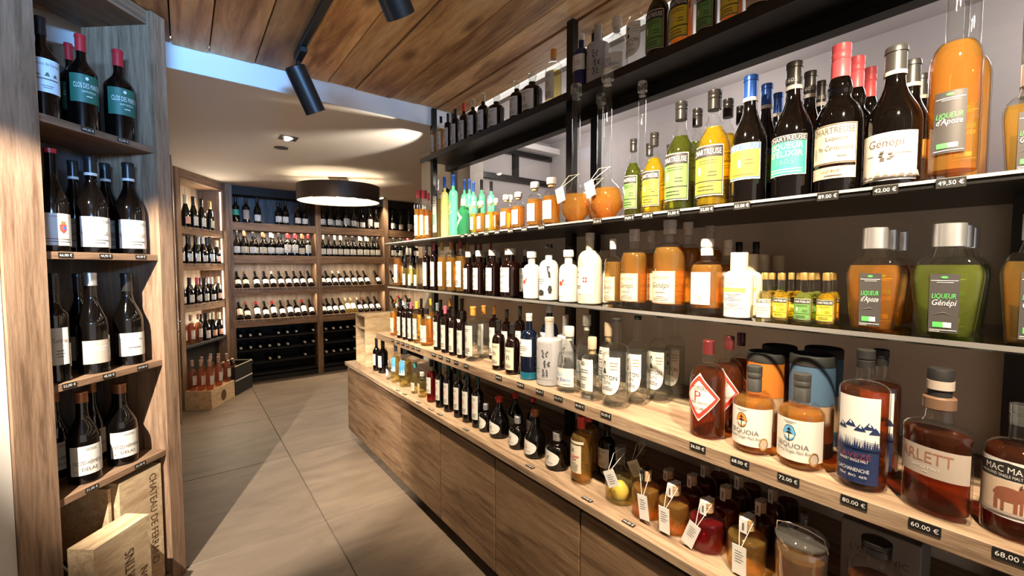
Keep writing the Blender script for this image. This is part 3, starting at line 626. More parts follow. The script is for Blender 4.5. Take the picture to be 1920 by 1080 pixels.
def flask_label(word):
    return L(slate, 23, .05, .56, (('r', -.9, .9, .885, .895, whitep), ('r', -.5, .6, .855, .862, whitep), ('p', [(-.1, .80), (0, .775), (.1, .80), (0, .825)], whitep), ('e', 0, .945, .25, .02, txgreen), ('t', 'LIQUEUR', 0, .62, .085, txgreen, .80, .1), ('t', word, 0, .50, .10, whitep, .80, .2), ('p', [(-.8, .30), (0, .36), (.8, .28), (.1, .34)], grey), ('r', -.7, 0, .09, .18, txgreen), ('r', 0, .55, .09, .18, whitep), ('r', -.9, .9, .04, .05, whitep), ('r', -.9, -.2, .015, .022, whitep)))
MONTB = L(whitep, 66, .10, .38, (('t', 'Le Gin', -.25, .66, .20, sky, .5), ('t', 'Mont Blanc', -.05, .38, .20, blu, .85), ('l', 2, .2, .8, .08, .16, 1, grey)))
GASTON = L(whitep, 55, .15, .58, (('e', -.25, .80, .14, .085, ink), ('e', -.23, .775, .085, .06, creamp), ('p', [(-.42, .56), (-.06, .56), (-.12, .72), (-.22, .66), (-.34, .72)], ink), ('t', 'GASTON', -.05, .46, .11, ink, .85), ('t', 'GIN', -.05, .33, .09, grey, .4), ('l', 2, -.6, .5, .12, .24, 3, grey), ('l', 5, .2, .9, .66, .90, 3, taup)), 'dee')
POWERS = L(whitep, 68, .18, .68, (('ins', .06, redi), ('ins', .25, whitep), ('t', 'POWERS', 0, .69, .10, ink, .36), ('t', 'P', -.06, .52, .22, redi, .4), ('t', 'IRISH WHISKEY', .04, .385, .05, grey, .46), ('t', 'GOLD LABEL', 0, .27, .055, ink, .28)), 'diamond')
def sequoia(c):
    return L(paper, 84, .10, .54, (('l', 1, -.35, .1, .88, .95, 2, grey), ('e', -.12, .66, .205, .20, gunc), ('e', -.12, .66, .185, .18, c), ('p', [(-.30, .60), (-.12, .70), (.05, .60), (-.12, .50)], paper), ('r', -.135, -.105, .47, .80, ink), ('p', [(-.24, .64), (0, .64), (-.12, .72)], ink), ('p', [(-.20, .72), (-.04, .72), (-.12, .80)], ink),
        ('t', 'SEQUOIA', -.05, .36, .12, grey, .55), ('t', 'Whisky Single Malt Bio', -.05, .22, .07, grey, .55, .2), ('e', .62, .10, .17, .17, gold), ('e', .62, .10, .12, .12, taup)))
LAVEZE = L(whitep, 50, .06, .68, (('r', -1, 1, .0, .42, navy), *[('p', [(c-.26, v-.09), (c+.26, v-.09), (c+.03, v)], navy) for c, v in ((-.72, .70), (-.30, .74), (.12, .70), (.50, .73), (.76, .68))], *[('p', [(c-.05, v-.05), (c+.09, v-.06), (c+.03, v-.012)], whitep) for c, v in ((-.72, .70), (-.30, .74), (.12, .70), (.50, .73))], *[('p', [(-.95, .50+.02*k), (.95, .44+.02*k), (.95, .448+.02*k)], navy) for k in range(3)], *[('p', [(-1+i*.10, .41), (-.90+i*.10, .41), (-.95+i*.10, .47+.025*((i*7) % 4))], navy) for i in range(20)], ('t', 'LAVEZÉ', -.1, .33, .065, pm('ink_dull_red', (.20, .03, .03), .5), .7), ('t', 'WHISKY SINGLE MALT', -.1, .27, .03, whitep, .6), ('t', 'LACHANENCHE', -.1, .16, .042, whitep, .65), ('t', '70cl  BIO  46%', -.1, .09, .028, whitep, .6)))
ARLETT = L(taup, 80, .27, .47, (('t', 'ARLETT', -.05, .66, .40, copperi, .6), ('t', 'SINGLE MALT', .0, .30, .09, whitep, .4), ('l', 1, -.12, .12, .12, .18, 1, whitep)))
BULL = pm('ink_bull_brown', (.26, .09, .05), .5)
MACM = L(whitep, 62, .17, .60, (('r', -.94, .94, .05, .66, pinkp), ('p', [(-.9, .68), (.9, .68), (.95, .90), (0, .97), (-.95, .90)], ink), ('t', 'MAC MALT', 0, .845, .11, whitep, .62), ('t', 'HIGHLAND SINGLE MALT WHISKY', 0, .735, .05, whitep, .75), ('e', .05, .42, .40, .13, BULL), ('e', .38, .47, .15, .13, BULL), ('e', .50, .40, .09, .08, sepia), ('r', -.30, -.20, .12, .36, BULL), ('r', -.12, -.04, .14, .36, BULL), ('r', .18, .27, .12, .36, BULL), ('r', .32, .39, .14, .36, BULL), ('p', [(.28, .60), (.34, .56), (.36, .66)], sepia), ('r', -.9, .9, .07, .12, taup)))
ELIX = L(whitep, 50, .14, .66, (('r', -.93, .93, .03, .97, grey), ('r', -.90, .90, .04, .96, whitep), ('t', 'ELIXIR VÉGÉTAL', 0, .89, .065, sepia, .8), ('t', 'de la Grande-Chartreuse', 0, .82, .045, grey, .75), ('l', 1, -.7, .7, .70, .78, 2, grey), ('r', -1, 1, .50, .63, lime), ('t', 'ELIXIR VÉGÉTAL', 0, .565, .05, txgreen, .7), ('l', 2, -.75, .75, .24, .46, 5, grey), ('l', 3, -.75, .75, .07, .18, 3, grey)))
def genlab(word='Génépi', a=52, z1=.44): return L(pinkp, a, .09, z1, (('r', -.96, .96, .02, .98, sepia), ('r', -.93, .93, .035, .965, pinkp), ('t', 'DISTILLERIE', 0, .80, .085, sepia, .6), ('t', word, -.05, .54, .18, ink, .65, .25), ('l', 1, -.7, .7, .30, .38, 1, grey), ('l', 2, -.6, .6, .07, .24, 3, grey)))
CHAMOIS = L(whitep, 55, .12, .56, (('l', 1, .1, .6, .86, .92, 1, grey), ('e', -.15, .55, .30, .10, redi), ('e', .18, .66, .12, .07, redi), ('r', -.38, -.33, .34, .52, redi), ('r', -.06, -.01, .34, .52, redi), ('p', [(.2, .70), (.26, .70), (.3, .86)], redi), ('l', 3, .0, .7, .48, .54, 1, grey)))
COW = L(whitep, 60, .06, .62, (('p', [(.55, .98), (.95, .98), (.98, .6), (.75, .62)], ink), ('e', .9, .24, .22, .14, ink), ('t', 'Vermouth', -.1, .68, .08, grey, .5), ('l', 1, -.7, .4, .40, .60, 3, grey), ('e', -.1, .14, .42, .10, ink), ('r', -.5, .3, .06, .20, ink)), 'arch')
SAVOIE = L(whitep, 58, .14, .52, (('l', 1, -.9, -.1, .76, .86, 1, sepia), ('l', 2, -.9, -.3, .58, .66, 1, sepia), ('r', .15, .5, .44, .62, redi), ('r', .29, .36, .46, .60, whitep), ('r', .18, .47, .51, .55, whitep), ('l', 3, -.8, .1, .2, .34, 2, grey)))
SKYL = L(sky, 60, .30, .66, (*mountains(.05, .55, whitep, 5, 6), ('l', 1, -.6, .6, .82, .92, 1, whitep), ('r', -1, 1, 0, .1, whitep)))
GINW = L(whitep, 66, .36, .62, (('t', 'GIN', -.4, .78, .2, ink, .3), ('l', 3, -.8, .8, .3, .62, 3, grey), ('l', 4, -.8, .3, .08, .2, 1, grey)))
FROSTL = L(frost, 60, .10, .64, (('e', -.55, .82, .18, .07, slate), *sprig(3, .45, .66, .22, slate), *sprig(5, .6, .40, .2, slate), *sprig(6, .5, .16, .2, slate), ('l', 1, -.8, -.2, .55, .62, 1, slate), ('t', 'GIN', -.5, .44, .09, slate, .3), ('l', 2, -.8, .1, .26, .32, 1, slate)))
ARROW = L(greenglass, 62, .16, .80, (('p', [(-.9, .95), (-.55, .95), (.75, .5), (.45, .42)], whitep), ('p', [(.75, .5), (.45, .58), (-.6, .08), (-.35, .05)], whitep)))
CLOSM = L(dgl, 66, .27, .56, (('e', 0, .86, .10, .06, whitep), ('t', 'CLOS DES MARTINS', .1, .60, .18, whitep, .85), ('t', 'SAINT-ÉMILION', .1, .40, .07, whitep, .4), ('l', 3, -.2, .4, .18, .28, 1, whitep)))
BLUEL = L(bluep, 66, .24, .57, (('t', 'Château de Ferrand', 0, .84, .10, grey, .8), *mountains(.48, .66, grey, 2, 5), ('l', 2, -.7, .7, .34, .44, 1, sepia), ('l', 3, -.4, .4, .10, .22, 2, grey)))
CREST = L(paper, 66, .06, .37, (('l', 1, -.6, .4, .88, .93, 1, sepia), ('p', [(.05, .66), (.45, .66), (.45, .48), (.25, .36), (.05, .48)], redi), ('r', .12, .38, .66, .76, gold), ('r', .22, .42, .50, .60, blu), ('l', 2, -.8, .8, .08, .24, 2, grey)))
RHONE = L(paper, 66, .06, .37, (('t', 'La Côte du Rhône', 0, .86, .11, sepia, .75), *mountains(.40, .68, taup, 9, 6), ('e', 0, .48, .45, .10, taup), ('l', 1, -.6, .6, .10, .28, 2, grey)))
CONDR = L(paper, 40, .16, .50, (('t', 'Condrieu', 0, .66, .12, sepia, .75), ('l', 3, -.6, .6, .18, .42, 3, grey)))
MERL = L(taup, 58, .10, .33, (('t', 'MERLOTTE', .1, .64, .20, whitep, .7), ('l', 1, -.6, -.1, .1, .25, 1, whitep)))
WHITE3 = L(paper, 60, .10, .35, (('l', 1, .2, .7, .64, .76, 1, grey), ('l', 2, -.4, .4, .3, .42, 1, grey)))
CROZ = L(paper, 66, .10, .42, (('l', 2, -.2, .4, .82, .92, 2, sepia), ('t', 'CROZES-HERMITAGE', 0, .42, .13, sepia, .85), ('t', 'DELAS', 0, .20, .11, sepia, .4), ('l', 4, -.85, -.6, .12, .18, 1, grey)))
MINIY, MINIG = chart(yel), chart(grn)
for q in (MINIY, MINIG): q['z1'] = .50
MINIW = L(creamp, 66, .08, .46, (('r', -.95, .95, .80, .97, slate), ('t', 'CHARTREUSE', 0, .885, .13, whitep, .9), ('l', 1, -.6, .7, .2, .6, 3, taup)))
# ------------------------------------------------------------------ bottle assembly (mesh data shared between alike bottles)
CACHE = {}
def parts_of(pn, spec, r, h, seg):
    key = (pn, round(r, 3), round(h, 3), seg)
    if key in CACHE: return CACHE[key]
    out = []; k = spec['kind']; sec = sec_fn(spec.get('n', 2.0), spec.get('ay', 1.0))
    P, c0, cr, ge = profile(k); body = spec.get('body', shell); seg2 = max(seg, 28) if spec.get('n', 2) != 2 else seg
    b = min(.004, r*.12)/h
    pr = [(P[0][0]*r*.9, 0), (P[0][0]*r, b*h)]+[(a*r, z*h) for a, z in P[1:]]
    g = Geo(); 
    if spec.get('n', 2) != 2:
        ns = next(i for i, (a, z) in enumerate(pr) if a < .55*r)
        lathe(g, pr[:ns], body, seg2, sec); lathe(g, [(pr[ns-1][0]*.8, pr[ns-1][1]-.001)]+pr[ns:], body, seg2)
    else: lathe(g, pr, body, seg2)
    out.append(('body' if body is not shell else 'glass_body', g.mesh('bottle_body'), None))
    lq = spec.get('liquid')
    if lq:
        fill = spec.get('fill', .70); t = spec.get('thick', .022); q = [(P[0][0]*r*.86, t*h), (P[0][0]*r*.93, t*h+r*.07)]
        zs = [(a*r*.93, z*h) for a, z in P[1:] if t*h+r*.08 < z*h < fill*h]
        ra = next(((a0+(a1-a0)*((fill-z0)/(z1-z0) if z1 > z0 else 1))*r*.93 for (a0, z0), (a1, z1) in zip(P, P[1:]) if z0 <= fill <= z1), r*.9)
        g = Geo(); lathe(g, q+zs+[(ra, fill*h)], LQ[lq], seg2, sec if fill < KIND.get(k, (.6,))[0]+.12 else None); out.append(('liquid', g.mesh('liquid'), None))
    def rad(z):
        for (a0, z0), (a1, z1) in zip(P, P[1:]):
            if z0*h <= z <= z1*h: return r*(a0+(a1-a0)*((z/h-z0)/(z1-z0) if z1 > z0 else 1))
        return r
    cs = spec.get('cap')
    if cs:
        g = closure(cs[0], cs[1], cs[2] if len(cs) > 2 and isinstance(cs[2], float) else c0, spec.get('cr', cr), r, h, max(12, seg-4), cs[2] if len(cs) > 2 and not isinstance(cs[2], float) else None)
        out.append((spec.get('capname', {'foil': 'capsule', 'ring': 'capsule', 'screw': 'screw_cap', 'tstop': 'stopper', 'plug': 'stopper', 'wax': 'wax_seal', 'glass': 'glass_stopper'}.get(cs[0], 'cap')), g.mesh('closure'), None))
    for i, lb in enumerate(spec.get('labels', ())):
        out.append(('label' if i == 0 else 'back_label', label_geo(lb, r, h, sec, None, rad, (spec['n'], spec.get('ay', 1)) if spec.get('n', 2) > 2.5 else None).mesh('label'), None))
    for nm_, fn in spec.get('extra', ()): out.append((nm_, fn(r, h).mesh(nm_), None))
    CACHE[key] = out; return out
CLS = dict(wine='wine_bottle', champ='sparkling_wine_bottle', gin='gin_bottle', liq='liqueur_bottle', whisky='whisky_bottle', mini='miniature_bottle')
def put(pn, spec, r, h, loc, rz, desc, group=None, seg=20, tilt=None, name=None):
    t = thing(name or spec.get('name', 'liqueur_bottle'), desc, 'bottle', loc, rz, group)
    if tilt is not None: t.rotation_euler = tilt
    for nm_, me, _ in parts_of(pn, spec, r, h, seg): link(nm_, me, t)
    return t
# ------------------------------------------------------------------ bottle kinds
def ptag(r, h, z=.60, tilt=.35, w_=.032, ln=.055, side=-.2):
    g = Geo(); c = Vector((side*r, -r*1.03-.004, z*h)); ca, sa = math.cos(tilt), math.sin(tilt)
    V = []
    for yy in (-.0005, .0005):
        for q, p in ((-w_/2, 0), (w_/2, 0), (w_/2, -ln), (-w_/2, -ln)): V.append((c.x+q*ca-p*sa, c.y+yy, c.z+q*sa+p*ca))
    g.add(V, [(0, 1, 2, 3), (7, 6, 5, 4), (0, 4, 5, 1), (1, 5, 6, 2), (2, 6, 7, 3), (3, 7, 4, 0)], whitep)
    for i in range(5):
        t = -.016-.007*i; q0, q1 = -w_*.30, w_*(.30 if i % 2 else .18); s_ = .0008
        g.add([(c.x+a*ca-b*sa, c.y-.0009, c.z+a*sa+b*ca) for a, b in ((q0, t-s_), (q1, t-s_), (q1, t+s_), (q0, t+s_))], [(0, 1, 2, 3)], grey)
    nk = .33*r
    g.tube([(c.x, c.y, c.z-.006), (-nk*.6, -nk*1.4, z*h+.05), (0, nk*1.1, z*h+.062), (nk*1.2, -nk*.4, z*h+.055), (c.x+.004, c.y, c.z-.006)], .0009, string, 5, False)
    return g
def pstrip(mat, ln=.26):
    def f(r, h):
        g = Geo(); q = .43*r+.0015; s_ = .20*r
        g.box((-s_, -q-.001, h*(1-ln)), (s_, -q, h+.001), mat); g.box((-s_, -q, h), (s_, q, h+.001), mat); g.box((-s_, q, h*(1-ln)), (s_, q+.001, h+.001), mat)
        g.box((-s_*.25, -q-.0014, h*(1-ln*.8)), (s_*.25, -q-.001, h*(1-ln*.25)), grey)
        return g
    return f
def pears(r, h):
    g = Geo(); 
    lathe(g, [(.10*r, .03*h), (.50*r, .06*h), (.62*r, .15*h), (.5*r, .25*h), (.25*r, .33*h), (.05*r, .36*h)], pm('pear_fruit', (.70, .62, .28), .4), 14); return g
def bands(r, h):
    g = Geo(); lathe(g, [(.40*r, .72*h), (.46*r, .73*h), (.46*r, .80*h), (.40*r, .81*h)], pm('stopper_brown', (.16, .09, .055), .4), 20); lathe(g, [(.33*r, .81*h), (.33*r, .86*h)], black_matt, 18); lathe(g, [(.38*r, .86*h), (.38*r, .92*h)], taup, 18); lathe(g, [(.36*r, .92*h), (.36*r, .985*h), (.33*r, h)], black_matt, 18); return g
def ringlab(txt, mat, c0):
    def f(r, h):
        g = label_geo(L(mat, 80, .845, .885, (('t', txt, 0, .5, .7, whitep, .8),)), r*.415, h, sec_fn()); return g
    return f
S = {}
def D(k, **kw): S[k] = kw
D('chart_g', kind='chartreuse', liquid='vgreen', fill=.69, cap=('screw', bfoil), labels=(chart(grn),), name='liqueur_bottle')
D('chart_y', kind='chartreuse', liquid='yellow', fill=.69, cap=('screw', bfoil), labels=(chart(yel),))
D('chart_gd', kind='chartreuse', body=dgreen, cap=('screw', bfoil), labels=(chart(grn),))
D('chart_yd', kind='chartreuse', liquid='whisky', fill=.69, cap=('screw', bfoil), labels=(chart(yel),))
D('chart_b', kind='burgundy', body=dark, cap=('ring', bluec), labels=(C_BLUE,))
D('chart_1605', kind='burgundy', body=dark, cap=('ring', gunc), labels=(C_1605,), extra=(('neck_label', ringlab('1605', gunc, .8)),))
D('chart_9', kind='bulb', body=dark, cap=('screw', pm('foil_coral', (.72, .10, .12), .4)), labels=(C_9,))
D('genepi_b', kind='burgundy', body=dark, cap=('ring', gunc, creamp), labels=(GENEPI,))
D('apoze_b', kind='apoze', liquid='amber', fill=.645, thick=.05, labels=(APOZE,), cap=('plain', heavy))
D('flask_a', kind='flask', n=4.5, ay=.55, liquid='amber', fill=.64, cap=('plain', silverc), labels=(flask_label("d'Apoze"),))
D('flask_g', kind='flask', n=4.5, ay=.55, liquid='kiwi', fill=.64, cap=('plain', silverc), labels=(flask_label('Génépi'),))
D('flask_y', kind='flask', n=4.5, ay=.55, liquid='gold', fill=.64, cap=('plain', silverc), labels=(flask_label('Génépi'),))
D('longneck', kind='longneck', liquid='amber', fill=.215, cap=('tstop', heavy, heavy), extra=(('hanging_tag', lambda r, h: ptag(r, h, .26, .25, .045, .06, -.45)),))
for k, lq in (('amber', 'amber'), ('gold', 'gold')):
    D('apoth_'+k, kind='apoth', liquid=lq, fill=.62, thick=.06, cap=('tstop', whitec), labels=(form(3, 46, .14, .52),))
D('apoth_dark', kind='apoth', body=dbrown, cap=('tstop', whitec), labels=(form(5, 44, .10, .60),))
D('mont', kind='montblanc', liquid='water', fill=.58, cap=('tstop', whitec, whitec), labels=(MONTB,), name='gin_bottle')
D('gaston', kind='gaston', liquid='water', fill=.60, thick=.05, cap=('plug', black_matt), labels=(GASTON,), name='gin_bottle')
D('bluegin', kind='gin', body=bluegl, cap=('plug', whitec), labels=(GINW,), name='gin_bottle')
D('navygin', kind='gin', body=pm('navy_bottle_glass', (.0022, .005, .016), .05, 0, .6), cap=('plug', whitec), labels=(GINW,), name='gin_bottle', extra=(('blue_base', lambda r, h: (lambda g: (lathe(g, [(r*.92, .0005), (r*1.004, .004), (r*1.004, .12*h)], pm('teal_glass_base', (.01, .12, .19), .05, 0, .6), 28), g)[1])(Geo())),))
D('frostgin', kind='frosted', body=frost, cap=('plug', taup), labels=(FROSTL,), name='gin_bottle')
D('ginform', kind='squat', liquid='water', fill=.56, thick=.06, cap=('tstop', pm('stopper_beige', (.55, .38, .26), .5)), labels=(form(9, 46, .16, .66),), name='gin_bottle')
D('orangecap', kind='cyl', liquid='straw', fill=.60, cap=('foil', owax), labels=(plain(12, paper, 48, .10, .58),))
D('clearorange', kind='cyl', liquid='water', fill=.68, cap=('foil', owax), labels=(plain(13, paper, 50, .10, .66),))
D('amber_blk', kind='cyl', liquid='amber', fill=.70, cap=('foil', bfoil), labels=(plain(14, paper, 58, .10, .55),))
D('amber_yel', kind='cyl', liquid='gold', fill=.70, cap=('foil', yelc), labels=(plain(15, paper, 58, .10, .60),))
D('amber_or', kind='cyl', liquid='gold', fill=.70, cap=('foil', owax), labels=(plain(16, paper, 58, .10, .60),))
D('amber_bur', kind='cyl', liquid='gold', fill=.70, cap=('foil', burg), labels=(plain(17, paper, 58, .10, .60),))
D('dk_blk', kind='cyl', body=dbrown, cap=('foil', bfoil), labels=(plain(18, paper, 58, .08, .60),))
D('dk_pink', kind='cyl', body=dbrown, cap=('foil', pinkc), labels=(plain(19, paper, 58, .08, .60),))
D('dk_grey', kind='cyl', body=dbrown, cap=('foil', greyc), labels=(plain(20, paper, 58, .08, .60),))
D('dk_or', kind='cyl', body=dbrown, cap=('foil', owax), labels=(plain(21, paper, 58, .08, .60),))
D('dk_burg', kind='cyl', body=dbrown, cap=('foil', burg), labels=(plain(22, paper, 58, .08, .60),))
D('dk_cream', kind='squat', body=dbrown, cap=('foil', bfoil), labels=(plain(23, creamp, 60, .10, .54),))
D('dk_red', kind='squat', body=dark, cap=('foil', rwax), labels=(plain(24, paper, 54, .10, .56),))
D('dk_tglass', kind='squat', body=dark, cap=('glass', heavy), labels=(plain(25, whitep, 56, .12, .58),))
D('cl_blk', kind='cyl', liquid='gold', fill=.66, cap=('foil', bfoil), labels=(plain(26, whitep, 54, .12, .58),))
D('white_cham', kind='apoth', body=ceram, cap=('tstop', whitec, heavy), labels=(CHAMOIS,))
D('white_cow', kind='squat', body=ceram, cap=('plain', bfoil, .93), labels=(COW,))
D('cream_tall', kind='gin', body=cream, cap=('plug', whitec), labels=(SAVOIE,))
D('gen_s', kind='genepi', liquid='gold', fill=.66, thick=.07, cap=('plug', whitec), labels=(genlab(),))
D('gen_m', kind='genepi', liquid='amber', fill=.70, thick=.07, cap=('plug', whitec), labels=(genlab(),))
D('gen_sq', kind='squat', liquid='amber', fill=.66, thick=.09, cap=('plug', whitec), labels=(L(whitep, 40, .14, .56, (('r', -.92, .92, .02, .98, grn), ('r', -.88, .88, .035, .965, whitep), ('t', 'DISTILLERIE', 0, .82, .07, sepia, .6), ('t', 'Liqueur', .05, .54, .09, sepia, .6, .3), ('l', 3, -.5, .5, .1, .3, 3, grey))),))
D('elixir', kind='elixir', body=plast, cap=('plain', plcap), labels=(ELIX,))
D('mini_y', kind='mini', liquid='yellow', fill=.62, thick=.05, cap=('plain', gold), labels=(MINIY,), name='miniature_bottle')
D('mini_g', kind='mini', liquid='kiwi', fill=.62, thick=.05, cap=('plain', gold), labels=(MINIG,), name='miniature_bottle')
D('mini_w', kind='mini', liquid='straw', fill=.62, thick=.05, cap=('plain', gold), labels=(MINIW,), name='miniature_bottle')
D('mini_c', kind='squat', liquid='straw', fill=.60, thick=.06, cap=('plug', bfoil), labels=(plain(30, paper, 60, .08, .42),), name='miniature_bottle')
D('redcap', kind='cyl', liquid='amber', fill=.62, cap=('foil', rfoil), labels=(plain(31, whitep, 55, .10, .50),))
D('tallclear', kind='tall', liquid='straw', fill=.66, cap=('plug', silverc), labels=(L(whitep, 50, .10, .70, (('r', -.5, .5, .2, .5, mint), ('l', 1, -.7, .7, .7, .9, 3, grey))),))
D('tallyel', kind='tall', body=palelq, cap=('foil', bluec), labels=(L(palelq, 40, .10, .60, tuple(sprig(4, 0, .5, .4, sepia))),))
D('tallmint', kind='tall', body=mintlq, cap=('foil', bluec), labels=(L(mintlq, 50, .10, .66, tuple(sprig(5, -.2, .5, .4, palelq))+tuple(sprig(7, .3, .6, .4, palelq))),))
D('mintdk', kind='tall', body=mintlq, cap=('foil', bfoil), labels=())
D('arrowg', kind='squat', body=greenglass, cap=('tstop', whitec), labels=(ARROW,))
D('powers', kind='powers', liquid='dwhisky', fill=.70, cap=('plain', pm('cap_maroon', (.10, .015, .015), .3)), labels=(POWERS,), name='whisky_bottle')
D('seq_o', kind='sequoia', liquid='amber', fill=.62, cap=('screw', gunc), labels=(sequoia(orange),), name='whisky_bottle')
D('seq_b', kind='sequoia', liquid='amber', fill=.62, cap=('screw', gunc), labels=(sequoia(sky),), name='whisky_bottle')
D('laveze', kind='laveze', liquid='dwhisky', fill=.72, cap=('plug', black_matt), labels=(LAVEZE,), name='whisky_bottle')
D('arlett', kind='arlett', n=2.01, ay=.62, liquid='dwhisky', fill=.565, thick=.04, labels=(ARLETT,), extra=(('stopper', bands),), name='whisky_decanter')
D('mac', kind='mac', liquid='dwhisky', fill=.66, cap=('plug', heavy), labels=(MACM,), name='whisky_bottle')
D('wine_k', kind='bordeaux', body=dark, cap=('foil', gcap), labels=(plain(33, paper, 56, .16, .60, redi),))
D('wine_leaf', kind='squat', body=dark, cap=('plug', silverc), labels=(L(whitep, 62, .12, .56, tuple(sprig(3, -.2, .5, .35, sepia))+(('l', 2, -.6, .5, .2, .3, 1, grey), ('l', 5, -.7, .1, .74, .84, 1, grey)), 'leaf', -6),))
D('wax_leaf', kind='sloped', body=dark, cap=('wax', rwax), labels=(L(whitep, 64, .10, .40, tuple(sprig(4, -.2, .5, .35, sepia))+(('l', 2, -.6, .5, .2, .3, 1, grey), ('l', 5, -.7, .1, .74, .84, 1, grey)), 'leaf', -6),))
D('cwax_leaf', kind='sloped', body=dark, cap=('wax', cwax), labels=(L(whitep, 64, .08, .38, tuple(sprig(6, -.2, .5, .35, cwax))+(('l', 2, -.6, .5, .2, .3, 1, grey),), 'leaf', -6),))
D('limon', kind='tall', liquid='gold', fill=.72, thick=.06, cap=('foil', rwax), labels=(L(creamp, 42, .18, .60, (('r', -.9, .9, .02, .98, creamp), *sprig(5, -.2, .78, .2, ink), ('l', 1, -.8, .8, .45, .66, 2, redi), ('l', 3, -.8, .8, .06, .40, 6, sepia))), L(creamp, 55, .62, .66, ())))
D('yellowsky', kind='bordeaux', liquid='straw', fill=.66, cap=('foil', greyc), labels=(SKYL,))
D('tealcap', kind='sloped', liquid='straw', fill=.62, cap=('plain', tealc), labels=(L(whitep, 50, .10, .36, tuple(sprig(2, 0, .5, .5, ink))),))
D('sqclear', kind='apoth', n=5, ay=.9, liquid='straw', fill=.60, cap=('plug', whitec), labels=(L(creamp, 28, .10, .56, (('e', 0, .6, .3, .1, yel), ('l', 1, -.6, .6, .1, .4, 3, grey))),))
D('redliq', kind='cyl', liquid='red', fill=.70, cap=('foil', bfoil), labels=(plain(35, whitep, 54, .22, .60, grey),))
D('dk_oval', kind='squat', liquid='water', fill=.5, cap=('plug', silverc), labels=(L(whitep, 60, .16, .56, (('l', 1, -.5, .5, .35, .6, 3, grey),), 'oval'),))
D('dk_white', kind='bordeaux', body=dark, cap=('foil', bfoil), labels=(plain(36, whitep, 52, .18, .52),))
D('pear', kind='pear', liquid='straw', fill=.42, thick=.04, cap=('glass', heavy), extra=(('pear', pears), ('hanging_tag', lambda r, h: ptag(r, h, .62, .55, .05, .055, -.15))))
for k, lq, st in (('inf_blk', 'amber', bfoil), ('inf_amb', 'amber', whitep), ('inf_red', 'red', whitep), ('inf_gold', 'gold', whitep)):
    D(k, kind='squat', liquid=lq, fill=.62, thick=.05, cap=('plug', cork), extra=(('paper_strip', pstrip(st)), ('hanging_tag', lambda r, h, k=k: ptag(r, h, .60, {'inf_blk': .15, 'inf_amb': .05, 'inf_red': -.35, 'inf_gold': .02}[k], .036, .078, {'inf_blk': .45, 'inf_amb': .0, 'inf_red': -.1, 'inf_gold': .1}[k]))))
D('inf_dk', kind='squat', liquid='dwhisky', fill=.62, thick=.05, cap=('plug', cork), extra=(('paper_strip', pstrip(paper)),))
D('inf_rd', kind='squat', liquid='red', fill=.62, thick=.05, cap=('plug', cork), extra=(('paper_strip', pstrip(paper)),))
D('greycap', kind='bordeaux', body=frost, cap=('screw', gunc), labels=())
D('blkcap', kind='laveze', cr=.52, liquid='dwhisky', fill=.6, cap=('screw', bfoil), labels=(plain(40, whitep, 50, .15, .5),))
# ------------------------------------------------------------------ the right hand shelves: measured column, width and top of each bottle
ROWS = dict(T=(XT, ZT, .035), M=(X2, Z2, .018), G=(XG, ZG, .018), O=(XW, ZO, .03), K=(XC-.02, ZK, .062))
ITEMS = []
def R(row, px, w_, yt, pn, desc, back=0, group=None, hmax=None, rz=0):
    Xf, Zb, gap = ROWS[row]; r = .04
    for _ in range(4):
        X = Xf+gap+r+back; p = hitX(px, yt, X); zc = depth((X, p.y, (p.z+Zb)/2)); ph = math.atan((px-960)/F); r = w_*zc*math.cos(ph)/(2*F)
    q = hitX(px, yt, X); mid = hitX(px, (yt+proj((X, q.y, Zb))[1])/2, X); h = q.z-Zb
    ITEMS.append(dict(row=row, layer=round(back/.09), X=X, Y=mid.y, r=r, h=h, Zb=Zb, pn=pn, desc=desc, group=group, px=w_, rz=rz))
GT, GM, GG, GO, GK = 'bottles on the top shelf', 'bottles on the middle shelf', 'bottles on the glass shelf', 'bottles on the oak shelf', 'bottles on the worktop'
# top shelf
R('T', 814, 11, 226, 'cl_blk', 'first small black-capped golden bottle at the far end of the top shelf', 0, GT)
R('T', 827, 15, 219, 'cl_blk', 'second black-capped golden bottle at the far end of the top shelf', 0, GT)
R('T', 840, 14, 213, 'dk_blk', 'slim dark bottle third from the far end of the top shelf', 0, GT)
R('T', 854, 16, 205, 'dk_blk', 'dark black-capped bottle with white label fourth on the top shelf', 0, GT)
R('T', 870, 18, 194, 'dk_red', 'dark bottle with dull red seal on the top shelf', 0, GT)
R('T', 887, 20, 186, 'dk_tglass', 'small dark bottle with glass stopper right of the red-sealed one, top shelf', 0, GT)
R('T', 906, 22, 175, 'dk_tglass', 'taller dark bottle with glass stopper on the top shelf', 0, GT)
R('T', 931, 32, 178, 'dk_tglass', 'squat dark bottle with large white label on the top shelf', 0, GT)
R('T', 969, 27, 152, 'dk_tglass', 'dark stoppered bottle left of the widest dark one, top shelf', 0, GT)
R('T', 998, 39, 139, 'dk_tglass', 'widest dark bottle with silver stopper on the top shelf', 0, GT)
R('T', 1038, 32, 94, 'orangecap', 'clear bottle with orange cap left of the post, top shelf', 0, GT)
R('T', 1080, 32, 71, 'bluegin', 'blue glass gin bottle with white label on the top shelf', 0, GT)
R('T', 1113, 42, 52, 'frostgin', 'frosted grey gin bottle with plant drawing on the top shelf', 0, GT)
R('T', 1150, 46, 38, 'mont', 'round clear gin bottle with blue lettering on the top shelf', 0, GT)
R('T', 1194, 40, -12, 'gaston', 'clear gin bottle with portrait label on the top shelf', 0, GT)
R('T', 1234, 46, -65, 'chart_gd', 'dark green bottle with green label right of the gin on the top shelf', 0, GT)
R('T', 1279, 46, -95, 'chart_yd', 'amber bottle with yellow label between two green labels on the top shelf', 0, GT)
